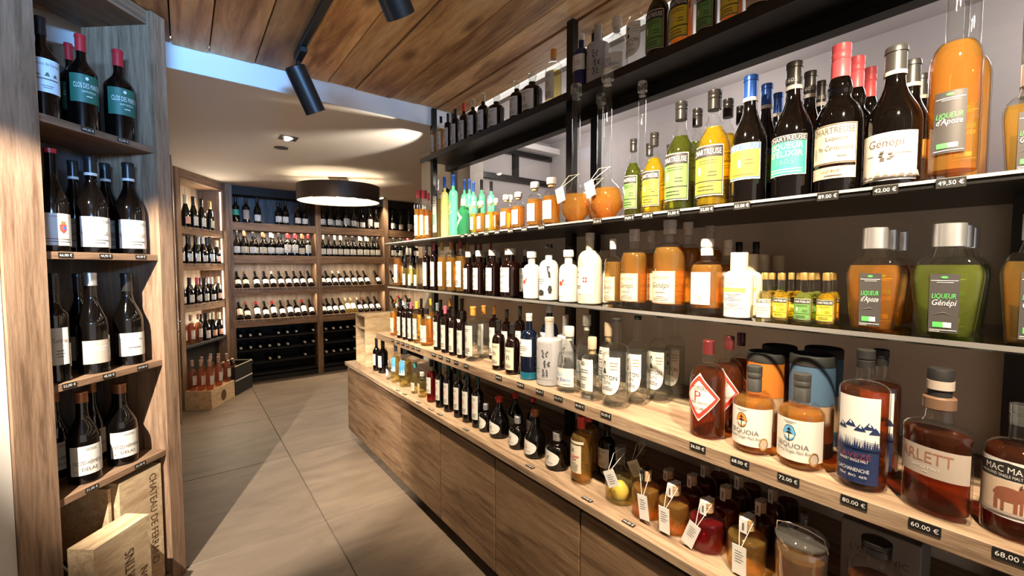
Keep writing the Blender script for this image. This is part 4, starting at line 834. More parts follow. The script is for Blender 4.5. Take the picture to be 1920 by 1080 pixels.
R('T', 1326, 40, -75, 'chart_gd', 'smaller dark bottle with green label right of a yellow label, top shelf', 0, GT)
R('T', 1373, 44, -110, 'chart_yd', 'second bottle with yellow label on the top shelf, cut by the picture edge', 0, GT)
R('T', 1425, 50, -150, 'chart_9', 'dark bottle whose pale pink label shows at the top picture edge', 0, GT)
# middle shelf
for i, (px, yt) in enumerate(((784, 356), (794, 357), (804, 362))):
    R('M', px, 15, yt, 'redcap', 'red-capped amber bottle at the far end of the middle shelf', .0, GM)
for i, (px, yt) in enumerate(((789, 356), (799, 357))):
    R('M', px, 13, yt, 'redcap', 'red-capped bottle in the rear row at the far end, middle shelf', .10, GM)
R('M', 820, 17, 335, 'tallclear', 'tall clear bottle with silver cap on the middle shelf', 0, GM)
R('M', 834, 15, 332, 'tallyel', 'pale yellow bottle with blue cap on the middle shelf', 0, GM)
R('M', 850, 18, 328, 'tallmint', 'mint green bottle with blue cap on the middle shelf', 0, GM)
for px, yt in ((871, 337), (881, 336), (887, 342)):
    R('M', px, 14, yt, 'tallmint', 'mint green bottle with blue cap in the second row, middle shelf', .09, GM)
for px, yt in ((903, 337), (921, 340)):
    R('M', px, 15, yt, 'mintdk', 'mint green bottle with black cap behind small amber bottles', .18, GM)
R('M', 869, 24, 373, 'arrowg', 'squat green bottle with a white arrow mark on the middle shelf', 0, GM)
for px, w_, yt in ((888, 14, 378), (902, 16, 377), (919, 17, 374), (949, 22, 366), (972, 26, 361), (1003, 30, 342), (1034, 34, 334)):
    R('M', px, w_, yt, 'apoth_amber', 'small amber bottle with white stopper on the middle shelf', 0, GM)
for px, yt in ((899, 378), (930, 372), (958, 366)):
    R('M', px, 15, yt, 'apoth_amber', 'small amber bottle with white stopper in the second row, middle shelf', .09, GM)
R('M', 1080, 58, 160, 'longneck', 'long-necked amber flask left of the taller one, middle shelf', .0, GM)
R('M', 1138, 64, 132, 'longneck', 'tallest long-necked amber flask in front on the middle shelf', .0, GM)
R('M', 1203, 52, 155, 'longneck', 'long-necked flask standing behind the small green-labelled bottle', .13, GM)
R('M', 1126, 50, 178, 'longneck', 'long-necked flask half hidden behind the tallest one', .13, GM)
R('M', 1187, 34, 262, 'chart_g', 'small green liqueur bottle with green label on the middle shelf', 0, GM)
R('M', 1226, 42, 250, 'chart_y', 'small yellow liqueur bottle with yellow label on the middle shelf', 0, GM)
R('M', 1217, 34, 270, 'chart_y', 'small yellow liqueur bottle behind the small front pair, middle shelf', .095, GM)
R('M', 1256, 36, 272, 'chart_y', 'small yellow liqueur bottle peeping out left of the large green one', .10, GM)
R('M', 1276, 58, 193, 'chart_g', 'large green liqueur bottle with green label on the middle shelf', 0, GM)
R('M', 1306, 48, 206, 'chart_g', 'large green liqueur bottle behind the front green one', .10, GM)
R('M', 1338, 66, 172, 'chart_y', 'large yellow liqueur bottle with bright yellow label on the middle shelf', 0, GM)
R('M', 1363, 52, 188, 'chart_y', 'large yellow liqueur bottle directly behind the front yellow one', .10, GM)
R('M', 1386, 42, 201, 'chart_y', 'large yellow liqueur bottle in the third row behind blue-capped one', .19, GM)
R('M', 1405, 68, 145, 'chart_b', 'dark bottle with blue cap and yellow label in front on the middle shelf', 0, GM)
R('M', 1435, 56, 160, 'chart_b', 'blue-capped dark bottle in the second row, middle shelf', .10, GM)
R('M', 1456, 48, 177, 'chart_b', 'blue-capped dark bottle in the third row, middle shelf', .20, GM)
R('M', 1486, 78, 120, 'chart_1605', 'dark bottle with teal label and gunmetal cap in front, middle shelf', 0, GM)
R('M', 1516, 64, 137, 'chart_1605', 'dark bottle with gunmetal cap second behind the teal label, middle shelf', .105, GM)
R('M', 1536, 54, 155, 'chart_1605', 'dark bottle with gunmetal cap third behind the teal label, middle shelf', .205, GM)
R('M', 1573, 92, 88, 'chart_9', 'dark bulb-necked bottle with coral cap in front on the middle shelf', 0, GM)
R('M', 1602, 76, 110, 'chart_9', 'second coral-capped dark bottle behind the front one', .11, GM)
R('M', 1627, 64, 130, 'chart_9', 'third coral-capped dark bottle at the rear', .215, GM)
R('M', 1676, 112, 92, 'genepi_b', 'dark bottle with large white plant and mountain label, middle shelf', 0, GM)
R('M', 1705, 92, 117, 'genepi_b', 'second gunmetal-capped dark bottle behind the white mountain label', .12, GM)
R('M', 1722, 76, 143, 'genepi_b', 'third gunmetal-capped dark bottle behind the white mountain label', .225, GM)
R('M', 1790, 108, -60, 'apoze_b', 'tall amber bottle with slate label at the right of the middle shelf', .012, GM)
R('M', 1818, 86, -20, 'apoze_b', 'tall amber bottle behind the one with slate label', .135, GM)
R('M', 1935, 120, 120, 'flask_y', 'golden flask cut by the right picture edge on the middle shelf', .02, GM)
# glass shelf
R('G', 746, 16, 462, 'amber_blk', 'amber bottle with black cap at the far end of the glass shelf', 0, GG)
for px, yt in ((760, 478), (770, 479), (781, 480)):
    R('G', px, 11, yt, 'mini_c', 'tiny pale bottle with dark cap near the far end, glass shelf', 0, GG)
for px, yt in ((757, 460), (774, 458)):
    R('G', px, 13, yt, 'dk_blk', 'dark black-capped bottle behind the tiny pale ones, glass shelf', .10, GG)
R('G', 800, 15, 459, 'dk_grey', 'dark bottle with blue-grey cap on the glass shelf', 0, GG)
R('G', 814, 15, 456, 'dk_pink', 'dark bottle with crimson cap on the glass shelf', 0, GG)
R('G', 829, 17, 455, 'amber_yel', 'bottle with yellow cap and white label on the glass shelf', 0, GG)
R('G', 846, 18, 454, 'amber_or', 'golden bottle with orange cap on the glass shelf', 0, GG)
R('G', 864, 20, 451, 'amber_bur', 'golden bottle with burgundy cap on the glass shelf', 0, GG)
for px, pn in ((858, 'dk_or'), (877, 'dk_or')): R('G', px, 15, 457, pn, 'dark bottle with orange cap in the second row, glass shelf', .10, GG)
for px in (892, 905, 917): R('G', px, 14, 456, 'dk_burg', 'dark bottle with burgundy cap in the second row, glass shelf', .12, GG)
for i, (px, w_, yt) in enumerate(((878, 19, 472), (898, 23, 470), (924, 27, 468), (957, 38, 466))):
    R('G', px, w_, yt, 'apoth_dark', 'dark bottle with white stopper and form-like label on the glass shelf', 0, GG)
for px, yt in ((908, 473), (936, 472), (985, 468)): R('G', px, 20, yt, 'apoth_dark', 'dark white-stoppered bottle in the second row, glass shelf', .10, GG)
R('G', 997, 32, 472, 'white_cham', 'white bottle with red animal drawing left of the black-patched one', 0, GG)
R('G', 1029, 36, 458, 'white_cow', 'white bottle with black patches and black cap on the glass shelf', 0, GG)
R('G', 1066, 36, 469, 'white_cham', 'white bottle with red chamois left of the cream bottle', 0, GG)
R('G', 1068, 30, 458, 'white_cow', 'white black-capped bottle behind the red chamois one', .10, GG)
R('G', 1133, 34, 470, 'white_cham', 'white bottle in the second row behind the cream one', .10, GG)
R('G', 1106, 46, 437, 'cream_tall', 'tall cream liqueur bottle with small red cross on the glass shelf', 0, GG)
R('G', 1149, 33, 448, 'gen_s', 'smallest golden herb liqueur bottle with pink label on the glass shelf', 0, GG)
R('G', 1189, 52, 430, 'gen_m', 'medium amber herb liqueur bottle with pink label on the glass shelf', 0, GG)
R('G', 1221, 40, 433, 'gen_m', 'amber herb liqueur bottle behind the medium and large ones', .10, GG)
R('G', 1255, 64, 412, 'gen_m', 'largest amber herb liqueur bottle with pink label on the glass shelf', 0, GG)
R('G', 1289, 50, 417, 'gen_m', 'amber herb liqueur bottle behind the largest one', .11, GG)
R('G', 1330, 50, 424, 'gen_m', 'dark amber bottle at the rear behind the squat one', .20, GG)
R('G', 1325, 63, 448, 'gen_sq', 'squat amber bottle with narrow white label on the glass shelf', 0, GG)
R('G', 1364, 46, 450, 'gen_sq', 'squat amber bottle behind the white plastic bottle', .11, GG)
for px in (1391, 1414): R('G', px, 34, 454, 'mini_c', 'pale bottle with dark cap at the rear of the glass shelf', .24, GG)
R('G', 1385, 56, 474, 'elixir', 'white plastic bottle with lime green band in front on the glass shelf', 0, GG)
for px, bk, yt in ((1407, .09, 477), (1427, .17, 478), (1452, .25, 480)):
    R('G', px, 46, yt, 'elixir', 'white plastic bottle with ivory cap behind the lime-banded one', bk, GG)
for px, pn, ds in ((1434, 'mini_w', 'miniature bottle with white label, leftmost of the front miniatures'), (1465, 'mini_y', 'miniature yellow bottle left of the green-labelled miniature'), (1507, 'mini_g', 'miniature bottle with green label on the glass shelf'), (1549, 'mini_y', 'miniature yellow bottle right of the green-labelled miniature')):
    R('G', px, 31 if px < 1500 else 36, 512, pn, ds, 0, 'miniature bottles on the glass shelf')
for px, pn in ((1447, 'mini_y'), (1483, 'mini_y'), (1521, 'mini_g'), (1556, 'mini_y')): R('G', px, 28, 512, pn, 'miniature bottle in the second row of miniatures', .055, 'miniature bottles on the glass shelf')
for px, pn in ((1462, 'mini_y'), (1497, 'mini_y'), (1532, 'mini_g'), (1564, 'mini_y')): R('G', px, 25, 512, pn, 'miniature bottle in the third row of miniatures', .11, 'miniature bottles on the glass shelf')
for px, bk, yt, w_, ds in ((1638, .0, 428, 104, 'amber flask with big silver cap in front on the glass shelf'), (1662, .10, 432, 90, 'second amber flask behind the front amber one'), (1683, .19, 436, 80, 'third amber flask at the rear of the glass shelf')):
    R('G', px, w_, yt, 'flask_a', ds, bk-.02, GG)
for px, bk, yt, w_, ds in ((1776, .0, 420, 142, 'green flask with big silver cap in front on the glass shelf'), (1794, .11, 424, 120, 'second green flask behind the front green one'), (1808, .21, 428, 104, 'third green flask at the rear of the glass shelf')):
    R('G', px, w_, yt, 'flask_g', ds, bk-.03, GG)
R('G', 1945, 150, 400, 'flask_y', 'golden flask cut by the right picture edge on the glass shelf', -.03, GG)
# oak shelf
for px, w_, yt, pn in ((739, 16, 568, 'amber_blk'), (751, 14, 567, 'dk_blk'), (761, 14, 568, 'dk_grey'), (771, 14, 567, 'dk_pink'), (782, 17, 566, 'amber_yel')):
    R('O', px, w_, yt, pn, {'amber_blk': 'amber bottle with black cap at the far end of the oak shelf', 'dk_blk': 'dark bottle with black cap second from the far end of the oak shelf', 'dk_grey': 'dark bottle with blue-grey cap near the far end, oak shelf', 'dk_pink': 'dark bottle with pink cap left of the yellow-capped one, oak shelf', 'amber_yel': 'amber bottle with yellow cap on the oak shelf'}[pn], 0, GO)
R('O', 800, 25, 578, 'amber_blk', 'wider amber bottle right of the yellow-capped one, oak shelf', 0, GO)
for px, pn in ((741, 'amber_or'), (752, 'dk_blk'), (768, 'dk_blk'), (790, 'dk_blk'), (808, 'amber_yel')): R('O', px, 14, 560, pn, 'bottle in the second row at the far end of the oak shelf', .10, GO)
for px, w_, yt, pn, ds in ((820, 15, 568, 'dk_grey', 'dark bottle with grey cap left of the pink cap, oak shelf'), (835, 17, 574, 'dk_pink', 'dark bottle with bright pink cap in mid oak shelf'), (850, 17, 580, 'dk_blk', 'dark white-labelled bottle right of the pink cap, oak shelf'), (866, 19, 584, 'dk_blk', 'dark white-labelled bottle left of the clear orange-capped one, oak shelf')):
    R('O', px, w_, yt, pn, ds, 0, GO)
R('O', 887, 30, 575, 'clearorange', 'clear bottle with orange cap on the oak shelf', 0, GO)
R('O', 909, 24, 573, 'clearorange', 'clear bottle with orange cap behind the front one, oak shelf', .085, GO)
for px, yt, pn in ((826, 562, 'dk_blk'), (845, 560, 'dk_or'), (866, 560, 'dk_blk'), (925, 573, 'dk_or'), (950, 580, 'dk_blk'), (975, 574, 'dk_blk')): R('O', px, 19, yt, pn, 'dark bottle in the second row in mid oak shelf', .12, GO)
R('O', 935, 25, 600, 'dk_cream', 'dark red bottle with cream label left of its twin, oak shelf', 0, GO)
R('O', 961, 28, 606, 'dk_cream', 'dark red bottle with cream label left of the blue gin, oak shelf', 0, GO)
R('O', 992, 34, 588, 'navygin', 'dark blue gin bottle with white band label on the oak shelf', 0, GO)
R('O', 1030, 48, 595, 'frostgin', 'frosted grey gin bottle with plant drawing on the oak shelf', 0, GO)
R('O', 1067, 47, 612, 'mont', 'round clear gin bottle with blue lettering on the oak shelf', 0, GO)
R('O', 1110, 42, 632, 'ginform', 'clear gin bottle with beige stopper on the oak shelf', 0, GO)
R('O', 1155, 51, 597, 'gaston', 'clear gin bottle with portrait label in front on the oak shelf', 0, GO)
for px, w_, yt, bk, pn, ds in ((1030, 34, 568, .11, 'navygin', 'dark blue gin bottle behind the frosted one, oak shelf'), (1060, 32, 590, .12, 'frostgin', 'frosted gin bottle in the second row, oak shelf'), (1100, 38, 590, .11, 'mont', 'round clear gin bottle in the second row, oak shelf'), (1140, 36, 605, .11, 'ginform', 'clear gin bottle with beige stopper in the second row, oak shelf'), (1195, 42, 593, .095, 'gaston', 'portrait-label gin bottle second in line, oak shelf'), (1237, 42, 585, .18, 'gaston', 'portrait-label gin bottle third in line, oak shelf'), (1266, 38, 583, .27, 'gaston', 'portrait-label gin bottle last in line by the panel, oak shelf')):
    R('O', px, w_, yt, pn, ds, bk, GO)
R('O', 1331, 70, 639, 'powers', 'whisky bottle with red and white diamond label on the oak shelf', 0, GO)
R('O', 1362, 58, 630, 'powers', 'second maroon-capped whisky bottle behind the diamond label', .10, GO)
R('O', 1388, 50, 624, 'powers', 'third maroon-capped whisky bottle behind the diamond label', .19, GO)
R('O', 1413, 79, 685, 'seq_o', 'amber whisky bottle with orange tree emblem on the oak shelf', .0, GO)
R('O', 1502, 90, 700, 'seq_b', 'amber whisky bottle with blue tree emblem on the oak shelf', .0, GO)
R('O', 1619, 100, 655, 'laveze', 'dark whisky bottle with navy mountain label on the oak shelf', .0, GO)
R('O', 1648, 84, 655, 'laveze', 'dark whisky bottle directly behind the navy mountain label', .115, GO)
R('O', 1758, 146, 690, 'arlett', 'wide whisky decanter with taupe band label on the oak shelf', -.025, GO, rz=-.35)
R('O', 1912, 150, 758, 'mac', 'dark whisky bottle with bull label cut by the right picture edge', .0, GO, rz=-.25)
# worktop
R('K', 706, 14, 634, 'dk_white', 'dark bottle with white label next to the pine crate, worktop', .015, GK)
R('K', 718, 19, 636, 'dk_white', 'dark bottle with white label second from the pine crate, worktop', .02, GK)
R('K', 729, 11, 675, 'dk_oval', 'small bottle with white oval label on the worktop', .0, GK)
R('K', 742, 17, 645, 'yellowsky', 'pale yellow bottle with sky label left of its twin, worktop', .0, GK)
R('K', 760, 24, 647, 'yellowsky', 'pale yellow bottle with sky and mountain label right of its twin', .0, GK)
R('K', 779, 18, 680, 'tealcap', 'clear bottle with teal cap on the worktop', .0, GK)
R('K', 792, 18, 698, 'sqclear', 'square clear bottle with cream label on the worktop', .0, GK)
R('K', 809, 19, 675, 'redliq', 'red liqueur bottle with black cap on the worktop', .0, GK)
for i, (px, w_, yt) in enumerate(((825, 17, 676), (841, 19, 681), (860, 20, 686), (877, 21, 692), (896, 23, 700))):
    R('K', px, w_, yt, 'wine_k', 'dark bottle with white flowered label and green capsule, worktop row', 0, GK)
R('K', 911, 26, 757, 'wine_leaf', 'small squat dark bottle with leaf-shaped label left of the red wax seal', 0, GK)
R('K', 936, 37, 742, 'wax_leaf', 'dark bottle with bright red wax seal on the worktop', 0, GK)
R('K', 971, 33, 780, 'wine_leaf', 'squat dark bottle with leaf-shaped label between the two wax seals', 0, GK)
R('K', 1003, 39, 766, 'cwax_leaf', 'dark bottle with copper wax seal on the worktop', 0, GK)
R('K', 1045, 45, 810, 'wine_leaf', 'squat dark bottle with leaf-shaped label left of the golden red-capped one', 0, GK)
R('K', 1090, 40, 780, 'limon', 'golden bottle with red cap in front on the worktop', 0, GK)
R('K', 1107, 34, 770, 'limon', 'golden red-capped bottle behind the front one', .085, GK)
for px, w_, yt, pn, bk in ((842, 16, 668, 'wine_k', .12), (875, 17, 676, 'wine_k', .12), (966, 30, 736, 'wax_leaf', .13), (1000, 26, 742, 'wax_leaf', .16), (1135, 34, 785, 'dk_white', .12)):
    R('K', px, w_, yt, pn, 'dark bottle in the shadowed second row on the worktop', bk, GK)
R('K', 1163, 58, 836, 'pear', 'clear decanter with a pear inside and glass stopper, worktop', 0, GK)
R('K', 1203, 48, 818, 'pear', 'second glass-stoppered decanter in the shadow behind the first', .11, GK)
R('K', 1211, 54, 880, 'inf_blk', 'amber infused bottle with black strip over the cork', 0, GK)
R('K', 1263, 62, 906, 'inf_amb', 'amber infused bottle with white strip and hanging tag, worktop', 0, GK)
R('K', 1325, 70, 937, 'inf_red', 'red infused bottle with white hanging tag in front', 0, GK)
R('K', 1400, 80, 968, 'inf_gold', 'golden infused bottle with white tag at the bottom picture edge', 0, GK)
for px, w_, yt, bk, pn in ((1253, 46, 880, .11, 'inf_dk'), (1297, 46, 890, .11, 'inf_dk'), (1360, 56, 912, .11, 'inf_rd'), (1322, 44, 870, .20, 'inf_dk'), (1385, 46, 890, .20, 'inf_dk'), (1425, 56, 938, .12, 'inf_dk'), (1448, 48, 915, .21, 'inf_dk'), (1350, 40, 860, .29, 'inf_dk'), (1410, 40, 880, .30, 'inf_dk'), (1478, 42, 905, .30, 'inf_dk')):
    R('K', px, w_, yt, pn, 'infused bottle with paper strip in the shadowed rear rows of the worktop', bk, GK)
R('K', 1506, 40, 960, 'greycap', 'dark grey bottle with grey cap behind the glass jar', .12, GK)
R('K', 1640, 112, 1012, 'blkcap', 'black-capped bottle in front of the grey gift box', -.02, GK)
# keep neighbours in one row apart
MAXR = 1.600
LIM = dict(T=(ZC-.012, 0), M=(ZT-.037, XT), G=(Z2-.016, X2), O=(ZG-.024, XG), K=(ZO-.047, XW))
for i in ITEMS:
    zt, xf = LIM[i['row']]; i['Y0'] = i['Y']
    i['X'] = min(i['X'], MAXR-i['r']*(.6 if i['pn'].startswith('flask') else 1))
    if i['X']+.4*i['r'] > xf and i['Zb']+i['h'] > zt-.002: i['h'] = zt-.002-i['Zb']
def gap_to(a, b):
    if a['pn'][:5] == 'flask' or b['pn'][:5] == 'flask':          # flat flasks need less depth
        f = lambda i: i['r']*(.60 if i['pn'][:5] == 'flask' else 1)
        return max(abs(a['Y']-b['Y'])-a['r']-b['r'], abs(a['X']-b['X'])-f(a)-f(b))-.002
    return math.hypot(a['Y']-b['Y'], a['X']-b['X'])-a['r']-b['r']-.002
def posts(i, push):
    for yp in (2.85, 1.45, .06):                     # stay clear of the front posts
        if i['X']+i['r'] > 1.448 and i['X']-i['r'] < 1.487 and abs(i['Y']-yp) < .0215+i['r']:
            if push: i['Y'] = yp+(.022+i['r'])*(1 if i['Y0'] > yp else -1)
            else: i['r'] = max(.012, abs(i['Y']-yp)-.022)
for row in ROWS:
    q = sorted([i for i in ITEMS if i['row'] == row], key=lambda i: i['Y'])
    pairs = [(a, b) for k, a in enumerate(q) for b in q[k+1:k+9]]
    for it in range(80):
        for a, b in pairs:
            d = gap_to(a, b)
            if d < 0:
                wa = -d*.5; s_ = 1 if b['Y'] >= a['Y'] else -1
                a['Y'] = max(a['Y0']-.03, min(a['Y0']+.03, a['Y']-s_*wa)); b['Y'] = max(b['Y0']-.03, min(b['Y0']+.03, b['Y']+s_*wa))
        for i in q: posts(i, True)
    for it in range(3):
        for a, b in pairs:
            d = gap_to(a, b)
            if d < 0: k = 1+d/(a['r']+b['r']); a['r'] *= k; b['r'] *= k
        for i in q: posts(i, False)
for i in ITEMS: i['k'] = 1
for i in ITEMS:
    # nothing may pass through the rear posts or the panel behind
    X = i['X']
    nm_ = S[i['pn']].get('name', 'liqueur_bottle'); seg = 16 if i['px'] < 25 else (24 if i['px'] < 55 else 36)
    put(i['pn'], S[i['pn']], math.floor(i['r']*1000)/1000, round(i['h'], 3), (X, i['Y'], i['Zb']+.0007), -math.pi/2+i['rz'], i['desc'], i['group'], seg, name=nm_)
# ------------------------------------------------------------------ left shelving: large wine bottles
def plane_hit(px, py, O, ang, yl):
    d = ray(px, py); c, s_ = math.cos(ang), math.sin(ang)
    n = (-s_, c); t = (yl+n[0]*O.x+n[1]*O.y)/(n[0]*d.x+n[1]*d.y)
    x, y = d.x*t-O.x, d.y*t-O.y
    return x*c+y*s_, EYE+d.z*t, Vector((d.x*t, d.y*t, EYE+d.z*t))
D('clos', kind='magnum', body=dark, cap=('foil', rfoil), labels=(CLOSM,), name='wine_bottle')
D('bluemag', kind='magnum', body=dark, cap=('foil', bfoil), labels=(BLUEL,), name='wine_bottle')
D('crest', kind='burgundy', body=dark, cap=('foil', rfoil, .955), labels=(CREST,), name='wine_bottle')
D('rhone', kind='burgundy', body=dark, cap=('ring', bfoil), labels=(RHONE,), name='wine_bottle')
D('condr', kind='bordeaux', body=dark, cap=('foil', bfoil), labels=(CONDR,), name='wine_bottle')
D('merl', kind='burgundy', body=dark, cap=('foil', silverc, .87), labels=(MERL,), name='wine_bottle')
D('white3', kind='burgundy', body=dark, cap=('foil', bfoil), labels=(WHITE3,), name='wine_bottle')
D('croz', kind='burgundy', body=dark, cap=('foil', copper, .88), labels=(CROZ,), name='wine_bottle')
def LUB(px, w_, yt, zi, pn, desc, yl=None):
    Zb = LZ[zi]; r = .05; y0 = yl or .03
    for _ in range(4):
        y_ = y0+r if yl is None else yl; x, z, p = plane_hit(px, yt, A, LU_A, y_); zc = depth((p.x, p.y, (z+Zb)/2)); r = w_*zc*math.cos(math.atan((px-960)/F))/(2*F)
    ym = (yt+proj((p.x, p.y, Zb))[1])/2; x, zz, p2 = plane_hit(px, ym, A, LU_A, y_)
    r = round(r if x > LU_W/2 and yl and 0 else min(r, .052), 3); x = min(max(x, r+.004), LU_W-r-.004); p2 = lu_pt(x, y_, 0)
    put(pn, S[pn], r, round(z-Zb, 3), (p2.x, p2.y, Zb+.0007), LU_A-.40, desc, 'wine bottles in the left shelf unit', 32)
LUB(79, 66, 35, 0, 'bluemag', 'large dark bottle with pale blue label, top left of the left unit')
LUB(154, 62, 68, 0, 'clos', 'red-capped magnum with green label in the middle of the top shelf, left unit')
LUB(224, 60, 97, 0, 'clos', 'red-capped magnum with green label at the right of the top shelf, left unit')
LUB(132, 48, 84, 0, 'clos', 'red-capped magnum in the rear of the top shelf, left unit', .22)
LUB(98, 66, 280, 1, 'crest', 'burgundy bottle with crest label on the second shelf, left unit')
LUB(173, 64, 295, 1, 'rhone', 'dark bottle with landscape label in the middle of the second shelf, left unit')
LUB(243, 60, 307, 1, 'rhone', 'dark bottle with landscape label at the right of the second shelf, left unit')
LUB(140, 54, 303, 1, 'rhone', 'white-ringed dark bottle behind, left gap of the second shelf, left unit', .20)
LUB(209, 52, 310, 1, 'rhone', 'white-ringed dark bottle behind, right gap of the second shelf, left unit', .20)
LUB(104, 56, 512, 2, 'condr', 'high-shouldered dark bottle with narrow white label on the third shelf, left unit')
LUB(173, 64, 511, 2, 'merl', 'silver-capped dark bottle with taupe label on the third shelf, left unit')
LUB(240, 62, 512, 2, 'white3', 'broad dark bottle with wide white label on the third shelf, left unit')
LUB(150, 54, 513, 2, 'white3', 'dark bottle behind the silver-capped one on the third shelf, left unit', .20)
LUB(88, 50, 520, 2, 'condr', 'dark bottle in the rear left of the third shelf, left unit', .22)
LUB(156, 68, 733, 3, 'croz', 'copper-capped embossed bottle in front left of the lowest shelf, left unit')
LUB(228, 64, 718, 3, 'croz', 'copper-capped embossed bottle in front right of the lowest shelf, left unit')
LUB(106, 50, 733, 3, 'croz', 'copper-capped bottle in the rear left corner of the lowest shelf', .22)
LUB(176, 42, 717, 3, 'croz', 'copper-capped bottle in the rear middle of the lowest shelf', .22)
LUB(266, 44, 706, 3, 'croz', 'copper-capped bottle in the rear right corner of the lowest shelf', .20)
# wooden wine crates under the lowest shelf
def crate(name, label, w_, d, h, loc, rot, open_top=True, th=.012, words=None, lid=True, group='wooden wine crates', mat=pine, open_front=False):
    t = thing(name, label, 'crate', loc, 0, group); t.rotation_euler = rot
    part('bottom', (-w_/2, -d/2, 0), (w_/2, d/2, th), mat, t)
    part('side_panel', (-w_/2, -d/2, th), (-w_/2+th, d/2, h), mat, t); part('side_panel', (w_/2-th, -d/2, th), (w_/2, d/2, h), mat, t)
    fp = None if open_front else part('front_panel', (-w_/2+th, -d/2, th), (w_/2-th, -d/2+th, h), mat, t)
    part('rear_panel', (-w_/2+th, d/2-th, th), (w_/2-th, d/2, h), mat, t)
    if not open_top: part('lid', (-w_/2, -d/2, h), (w_/2, d/2, h+.010), mat, t)
    if words:
        g = Geo()
        for k, txt, u, v, hh, mu, mt in words:
            pts, fc, wid = TX[txt]; s_ = min(hh, mu/wid)
            if k == 'v': g.add([(u+y*hh, -d/2-.0006, v-x*s_) for x, y in pts], [tuple(reversed(f)) if 0 else f for f in fc], mt)
            elif k == 'n': g.add([(u-y*hh, -d/2-.0006, v+x*s_) for x, y in pts], fc, mt)
            else: g.add([(u+x*s_, -d/2-.0006, v+y*hh) for x, y in pts], fc, mt)
        g.build('lettering', fp)
    return t
brand = pm('burnt_brand', (.09, .045, .02), .6)
c1 = crate('wine_crate', 'open pine crate standing upright at the floor of the left unit', .20, .25, .53, lu_pt(.115, .165, .0507), (0, 0, LU_A), words=None, open_front=True)
c2 = crate('wine_crate', 'pine crate with vertical burnt lettering beside the right post, left unit', .195, .27, .53, lu_pt(.330, .155, .0507), (0, 0, LU_A), False, words=[('v', 'CHATEAU DE FERRAND', .055, .30, .034, .42, brand)])
c3 = crate('wine_crate', 'closed pine crate leaning in front at the bottom left corner', .225, .10, .47, lu_pt(.098, -.085, .001), (0, 0, LU_A+.03), False, words=[('n', 'CLOS DES MARTINS', .02, .20, .040, .38, brand), ('n', 'ST ÉMILION', .075, .17, .030, .26, brand)])
p_ = lu_pt(.115, .17, .0507+.0125); put('clos', S['clos'], .042, .36, p_, LU_A, 'dark bottle with red capsule inside the open crate', 'wine bottles in the left shelf unit', 24, name='wine_bottle')
# ------------------------------------------------------------------ slanted bay: sparkling wine
def champ(cap, lab, body=dark): return dict(kind='champagne', body=body, cap=('foil', cap), labels=(lab,), name='sparkling_wine_bottle')
pinklab = pm('label_pink', (.72, .40, .32), .5)
CH = dict(cream=champ(cfoil, plain(50, pinklab, 60, .10, .32, gold)), black=champ(bfoil, plain(51, whitep, 56, .08, .36)), blue=champ(greyc, plain(52, whitep, 60, .08, .30)), pink=champ(pinkc, plain(53, whitep, 66, .08, .34, grey, 'oval')), gold=champ(gold, plain(54, creamp, 50, .08, .32, gold)), ivory=champ(pm('foil_ivory', (.80, .76, .66), .35, .2), plain(55, whitep, 60, .08, .30, blu)))
ROSE = dict(kind='bordeaux', liquid='rose', fill=.70, cap=('foil', pm('foil_pinkish', (.55, .36, .28), .35, .4)), labels=(plain(56, whitep, 54, .18, .48, redi),), name='rose_wine_bottle')
for k, v in CH.items(): S['ch_'+k] = v
S['rose'] = ROSE
def SBB(px, yt, zi, pn, desc, yl=.07, w_=None):
    Zb = SZ[zi]; x, z, p = plane_hit(px, yt, P0, SB_A, yl); r = .042 if S[pn]['kind'] == 'champagne' else .036
    h = min(max(z-Zb, .28), .345); x = min(max(x, .07+r+.002), SB_W-.06-r-.012)
    p = sb_pt(x, yl, Zb+.0007); return (x, r, h, pn, desc, p)
rows = [[(346, 353, 'cream'), (361, 357, 'black'), (376, 357, 'black'), (392, 363, 'gold')],
        [(345, 440, 'black'), (360, 443, 'black'), (374, 443, 'black'), (387, 440, 'ivory'), (402, 441, 'black'), (416, 452, 'cream')],
        [(345, 520, 'blue'), (361, 520, 'black'), (375, 520, 'pink'), (389, 521, 'black'), (403, 519, 'ivory'), (417, 518, 'cream')],
        [(346, 588, 'rose'), (360, 590, 'rose'), (374, 588, 'rose'), (388, 586, 'black'), (403, 584, 'cream'), (418, 584, 'cream')]]
rn = ['top', 'second', 'third', 'fourth']
dd = dict(cream='cream-foiled sparkling bottle', black='dark sparkling bottle', gold='gold-foiled sparkling bottle', ivory='ivory-foiled sparkling bottle', blue='blue-grey-foiled sparkling bottle', pink='pink-foiled sparkling bottle', rose='rosé bottle')
